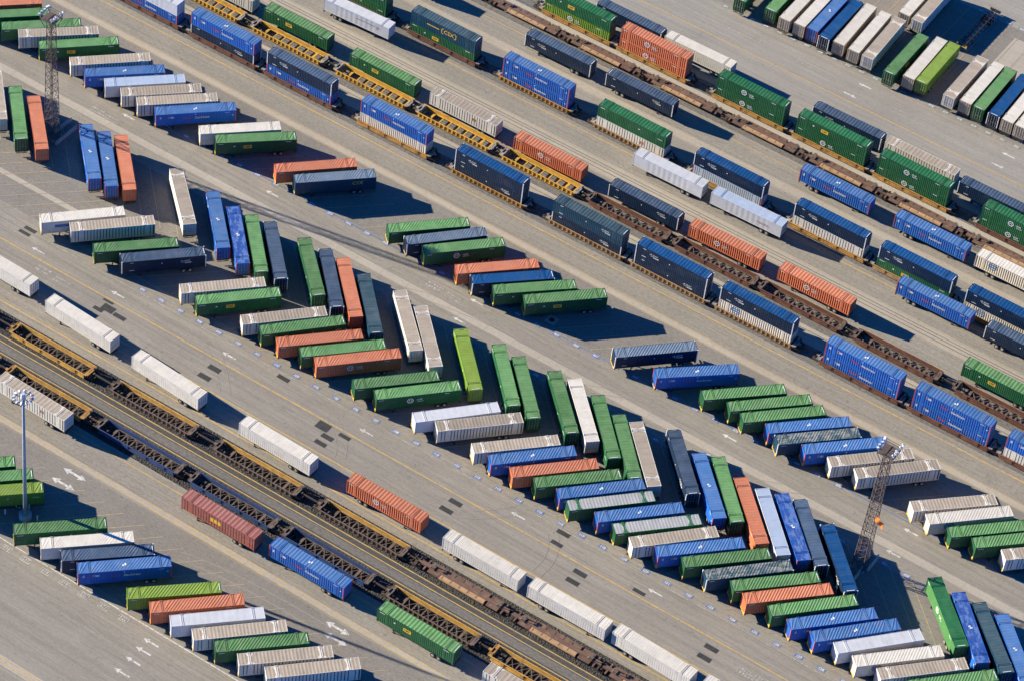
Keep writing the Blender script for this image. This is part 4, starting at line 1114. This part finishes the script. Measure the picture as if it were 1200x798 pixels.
for t, n, w, h in ((-245.4,340.19,2.9,1.3),(-245.6,337.37,2.9,1.3),(-234,346.27,2.9,1.1),(-221,341.0,3.0,2.2),(-218.8,339.2,2.7,1.2),(-218.9,337.23,2.7,1.1),(-295.9,346.3,2.9,.9),(-295.6,347.7,3,1.0),(-271.7,341.7,2.6,.6),(-270.5,340.2,3.0,1.9),
                   (-271.9,338.9,2.4,1.0),(-267.5,339.8,3.0,1.1),(-191.3,340.63,2.9,1.2),(-191.6,338.1,2.9,1.2),(-216.4,341.3,2.7,1.0),(-171.9,346.6,2.9,1.1),(-171.5,343.8,2.6,1.0),(-164.4,340.53,2.9,1.2),(-164.4,338.04,2.9,1.2),(-153.8,343.4,2.7,.9),(-136.9,340.31,2.9,1.2),(-136.8,337.72,2.9,1.2),(-301.5,343.6,2.4,1.2)):
    b = MB(); x, y = t+206, n-380; w *= .9; h *= .9; b.add([(x-w/2,y-h/2,.0195),(x+w/2,y-h/2,.0195),(x+w/2,y+h/2,.0195),(x-w/2,y+h/2,.0195)], [(0,1,2,3)])
    tag(b.build('road_patch', M['pad']), kind='structure')
def road_word(t, n, w=4.2, rows_=3):
    b = MB(); rnd = random.Random(int(t))
    for r_ in range(rows_):
        x = -w/2
        while x < w/2:
            d = rnd.uniform(.25, .55); y = (r_ - rows_/2) * .85
            b.add([(t+206+x, n-380+y, .0205), (t+206+x+d, n-380+y, .0205), (t+206+x+d, n-380+y+.55, .0205), (t+206+x, n-380+y+.55, .0205)], [(0,1,2,3)])
            x += d + .14
    tag(b.build('worn_road_marking', M['line_w_worn']), kind='structure')
for t, n in ((-286.5,341.0),(-282,340.7),(-226.2,384.6),(-221.6,384.4),(-307.7,383.4),(-304.2,383.2),(-129.3,339.6),(-125.4,339.9)): road_word(t, n - .2, 3.2, 2)
def tyre_mark(pts, w=.16):
    for off in (-.95, .95):
        b = MB(); v = []
        P = [Vector((a + 206, c - 380, 0)) for a, c in pts]
        C = []
        for i in range(25):                       # quadratic curve through three points
            q = i / 24; C.append(P[0]*(1-q)**2 + P[1]*2*q*(1-q) + P[2]*q*q)
        for i, c in enumerate(C):
            d = (C[min(i+1, 24)] - C[max(i-1, 0)]).normalized(); nrm = Vector((-d.y, d.x, 0))
            for s in (-1, 1): p = c + nrm*(off + s*w/2); v.append((p.x, p.y, .0175))
        b.add(v, [(2*i, 2*i+2, 2*i+3, 2*i+1) for i in range(24)])
        tag(b.build('tyre_mark', M['tyre_mark']), kind='structure')
for pts in (((-173.5,345.5),(-169.5,341.5),(-170.5,335.5)), ((-226,346),(-216,342),(-214,336.5)), ((-195,336.5),(-186,339),(-181,347)), ((-130,336.5),(-121,339.5),(-116,347.2)), ((-252,346.5),(-246,343),(-240,336.5)),
            ((-262,388),(-255,384),(-235,383)), ((-190,379),(-180,384),(-172,388)), ((-150,379.5),(-141,383.5),(-136,388.2)), ((-232,378.5),(-226,382),(-212,383)), ((-240,283.5),(-228,278),(-200,276)), ((-222,300),(-212,302.5),(-190,302)),
            ((-250,407),(-225,409.5),(-190,408.5)), ((-180,409.5),(-160,407.5),(-130,409)), ((-215,488),(-195,486.5),(-170,492)), ((-265,430),(-240,428.5),(-210,430.5)), ((-175,439),(-150,437.5),(-130,439)), ((-205,457),(-185,458.5),(-165,456))):
    tyre_mark(pts)
b = MB(); x, y = tuple(v for v in (2.6, 11.0))
b.add([(x-1.1,y-1.1,.0195),(x+1.1,y-1.1,.0195),(x+1.1,y+1.1,.0195),(x-1.1,y+1.1,.0195)], [(0,1,2,3)]); tag(b.build('manhole_apron', M['pale']), kind='structure')
b = MB(); b.tube((x,y,.0),(x,y,.03),.55,n=20); tag(b.build('manhole_cover', M['dark']), 'round dark manhole cover in pale square slab, in the shaded stalls', 'manhole cover')

# ---------------------------------------------------------------- light towers
def lamp_cluster(root, parent_z, n, r, two=False):
    for i in range(n):
        q = 2*math.pi*i/n
        b = MB(); c = Vector((math.cos(q), math.sin(q), 0)); p0 = Vector((0,0,parent_z)) + c*r
        d = (c*.8 + Vector((0,0,-.6))).normalized()
        b.tube(p0 - d*.28, p0 + d*.18, .14, .30, n=10)
        b.bar(p0 - d*.3, p0 - d*.3 - Vector((0,0,.4)), .08)
        h = part('floodlight', b.mesh('floodlight', M['lamp_head']), root)
        g = MB(); g.tube(p0 + d*.17, p0 + d*.21, .27, n=10); part('lens', g.mesh('lens', M['lamp_glass']), h)
def lattice_tower(x, y, label, flag):
    root = link('lattice_light_tower', None, None, (x, y, 0)); Ht = 30.
    wd = lambda z: 1.1 - .5 * z / Ht
    cs = ((-1,-1),(1,-1),(1,1),(-1,1))
    for c in cs:
        b = MB(); b.bar((c[0]*wd(0), c[1]*wd(0), .3), (c[0]*wd(Ht), c[1]*wd(Ht), Ht), .115); part('tower_leg', b.mesh('tower_leg', M['lattice']), root)
    b = MB(); n = 15
    for i in range(n):
        z0, z1 = .3 + (Ht-.3)*i/n, .3 + (Ht-.3)*(i+1)/n; w0, w1 = wd(z0), wd(z1)
        for j in range(4):
            p, q = cs[j], cs[(j+1) % 4]
            b.bar((p[0]*w1, p[1]*w1, z1), (q[0]*w1, q[1]*w1, z1), .07)
            b.bar((p[0]*w0, p[1]*w0, z0), (q[0]*w1, q[1]*w1, z1), .06)
            b.bar((q[0]*w0, q[1]*w0, z0), (p[0]*w1, p[1]*w1, z1), .06)
    part('bracing', b.mesh('bracing', M['lattice']), root)
    b = MB()
    for s in (-.22, .22): b.bar((s, -.2, .3), (s, -.2, Ht), .04)
    for i in range(58): b.bar((-.22, -.2, .5 + i*.5), (.22, -.2, .5 + i*.5), .03)
    part('ladder', b.mesh('ladder', M['lattice']), root)
    b = MB(); b.box(-1.5, 1.5, -1.5, 1.5, Ht, Ht + .12)
    for c in cs: b.bar((c[0]*1.5, c[1]*1.5, Ht), (c[0]*1.5, c[1]*1.5, Ht + 1.15), .08)
    for j in range(4):
        p, q = cs[j], cs[(j+1) % 4]
        for z in (.6, 1.15): b.bar((p[0]*1.5, p[1]*1.5, Ht+z), (q[0]*1.5, q[1]*1.5, Ht+z), .07)
        b.bar((p[0]*.8, p[1]*.8, Ht - 2.2), (p[0]*1.5, p[1]*1.5, Ht), .1)
    part('platform', b.mesh('platform', M['lattice']), root)
    rr = random.Random(3)
    for i in range(11):
        sd = -1 if i < 5 else 1
        u = (-1.5 + .75 * i) if sd < 0 else (-1.6 + .64 * (i - 5))
        p0 = Vector((sd * (1.45 + rr.uniform(0, .3)), u, Ht + 1.1 + rr.uniform(-.25, .45)))
        d = Vector((sd * .75, rr.uniform(-.5, .5), -.55)).normalized(); g = MB()
        g.tube(p0 - d*.26, p0 + d*.16, .15, .33, n=10); g.bar(p0 - d*.2, (p0.x * .9, p0.y, Ht + .5), .07)
        h = part('floodlight', g.mesh('floodlight', M['lamp_head']), root)
        g = MB(); g.tube(p0 + d*.15, p0 + d*.18, .29, n=10); part('lens', g.mesh('lens', M['lamp_glass']), h)
    b = MB()
    for c in cs: b.tube((c[0]*1.1, c[1]*1.1, 0), (c[0]*1.1, c[1]*1.1, .3), .42, n=12)
    part('footing', b.mesh('footing', M['concrete']), root)
    tag(root, label, 'light tower', 'lattice light towers')
    if flag:
        b = MB(); pts = []
        for i in range(7):
            for j in range(4): pts.append((1.0 + .28*i, -1.1 + .10*math.sin(i*1.3 + j), 15.4 - .5*j - .42*i*.5))
        fs = [(i*4+j, (i+1)*4+j, (i+1)*4+j+1, i*4+j+1) for i in range(6) for j in range(3)]
        n0 = len(pts); pts2 = [(a, c + .03, d) for a, c, d in pts]
        b.add(pts, fs); b.add(pts2, [f[::-1] for f in fs])
        o = b.build('cloth', M['flag'], None, (x, y, 0)); tag(o, 'orange cloth tied to the side of the lattice tower halfway up', 'cloth')
lattice_tower(-309.7+206, 371.32-380, 'rusty lattice light tower at top left beside orange and blue trailers', False)
lattice_tower(-125.6+206, 373.41-380, 'rusty lattice light tower with orange cloth tied halfway up its side', True)
px, py = -248.7+206, 290.0-380
root = link('light_pole', None, None, (px, py, 0))
b = MB(); b.tube((0,0,1.2),(0,0,30.5),.38,.21,n=18); part('mast', b.mesh('mast', M['pole_p'], True), root)
b = MB(); b.tube((0,0,0),(0,0,1.35),1.15,n=24); part('pedestal', b.mesh('pedestal', M['concrete'], True), root)
b = MB()
for i in range(12):
    q = 2*math.pi*i/12; q2 = 2*math.pi*(i+1)/12
    b.bar((1.5*math.cos(q),1.5*math.sin(q),30.2),(1.5*math.cos(q2),1.5*math.sin(q2),30.2),.10)
    if i % 3 == 0: b.bar((0,0,30.4),(1.5*math.cos(q),1.5*math.sin(q),30.2),.12)
part('lamp_ring', b.mesh('lamp_ring', M['pole_p']), root)
b = MB(); b.tube((0,0,30.4),(0,0,31.5),.5,.3,n=14); part('pole_cap', b.mesh('pole_cap', M['lamp_head']), root)
lamp_cluster(root, 30.55, 12, 1.55)
tag(root, 'tall smooth round light pole with ring of lamps on concrete pedestal', 'light pole')
for i, (u, v) in enumerate(((-2.9,1.1),(-3.4,-1.4),(-.9,2.1),(1.9,1.0))):
    b = MB(); b.tube((0,0,0),(0,0,1.15),.15,n=12); b.tube((0,0,1.15),(0,0,1.24),.15,.05,n=12)
    o = b.build('bollard', M['bollard_p'], None, (px+u, py+v, 0)); tag(o, 'white steel bollard guarding the concrete foot of the round light pole', 'bollard', 'bollards round the light pole')
def barrier(x, y, ang, length, label):
    b = MB(); b.prism([(-.3,0),(-.3,.12),(-.14,.35),(-.09,.85),(.09,.85),(.14,.35),(.3,.12),(.3,0)], 'x', -length/2, length/2)
    o = b.build('concrete_barrier', M['concrete'], None, (x, y, 0)); o.rotation_euler = (0,0,R(ang)); tag(o, label, 'barrier', 'concrete barriers by the towers')
barrier(-309.9+206, 374.9-380, 90, 5.2, 'pale concrete barrier nearer the foot of the top left lattice tower')
barrier(-307.6+206, 373.0-380, 90, 6.6, 'pale concrete barrier farther from the top left lattice tower')
barrier(-124.9+206, 371.4-380, 90, 4.2, 'pale concrete barrier at the foot of the tower with orange cloth')
barrier(-124.0+206, 375.3-380, 90, 4.3, 'pale concrete barrier beyond the tower with orange cloth')
# a bare chassis left in the shaded stalls at the top right, and a caster of the shadow at the top edge
root = link('trailer_chassis', None, None, (-180.3+206, 523.6-380, .02)); root.rotation_euler = (0,0,R(90)); make_chassis(root, True)
tag(root, 'bare dark trailer chassis standing in the shaded stalls at top right', 'trailer chassis')
root = copy_tree(protos[('navy', 'hunt', 'c')]); root.location = (-277.7+206-8.07, 76.4, .02); root.rotation_euler = (0,0,0)
tag(root, 'navy container trailer beyond the top edge behind the middle stack train', 'container trailer', GROUPS['rj'])

# ---------------------------------------------------------------- camera
cam = bpy.data.cameras.new('camera'); co = link('camera', cam)
cam.sensor_width = 36; cam.lens = 3753.78 / 1200 * 36; cam.clip_start = 1; cam.clip_end = 9000
r_ = Vector((0.82821226, 0.55247822, 0.0939802)); u_ = Vector((-0.44568095, 0.54765738, 0.7081242)); f_ = Vector((-0.33975424, 0.62836233, -0.69980557))
mw = Matrix(((r_.x,u_.x,-f_.x,206),(r_.y,u_.y,-f_.y,-380),(r_.z,u_.z,-f_.z,424.941),(0,0,0,1)))
co.matrix_world = mw
scene.camera = co

# ---------------------------------------------------------------- light
EL, AZ = 18.0, 11.3          # sun height; direction the shadows run
w = bpy.data.worlds.new('World'); scene.world = w; w.use_nodes = True
nt = w.node_tree; bg = nt.nodes['Background']
sky = nt.nodes.new('ShaderNodeTexSky'); sky.sky_type = 'NISHITA'; sky.sun_disc = False
sky.sun_elevation = R(EL); sky.sun_rotation = R(90 - (AZ + 180))
sky.air_density = 1.0; sky.dust_density = 0.; sky.ozone_density = 6.; sky.altitude = 9000
tint = nt.nodes.new('ShaderNodeMix'); tint.data_type = 'RGBA'; tint.blend_type = 'MULTIPLY'; tint.inputs[0].default_value = 1
tint.inputs[7].default_value = (.24, 1.04, 1.42, 1)
nt.links.new(sky.outputs[0], tint.inputs[6]); nt.links.new(tint.outputs[2], bg.inputs[0]); bg.inputs[1].default_value = .085
sun = bpy.data.lights.new('sun', 'SUN'); so = link('sun', sun, None, (0,0,100))
sun.energy = 5.0; sun.angle = R(.5); sun.color = (1, .915, .75)
d = Vector((math.cos(R(AZ))*math.cos(R(EL)), math.sin(R(AZ))*math.cos(R(EL)), -math.sin(R(EL))))
so.rotation_euler = d.to_track_quat('-Z', 'Y').to_euler()
vs = scene.view_settings
scene.display_settings.display_device = 'sRGB'
vs.view_transform = 'Standard'; vs.look = 'None'; vs.gamma = 1; vs.exposure = 1.52
scene.render.engine = 'CYCLES'
scene.cycles.max_bounces = 5; scene.cycles.diffuse_bounces = 1; scene.cycles.use_denoising = True
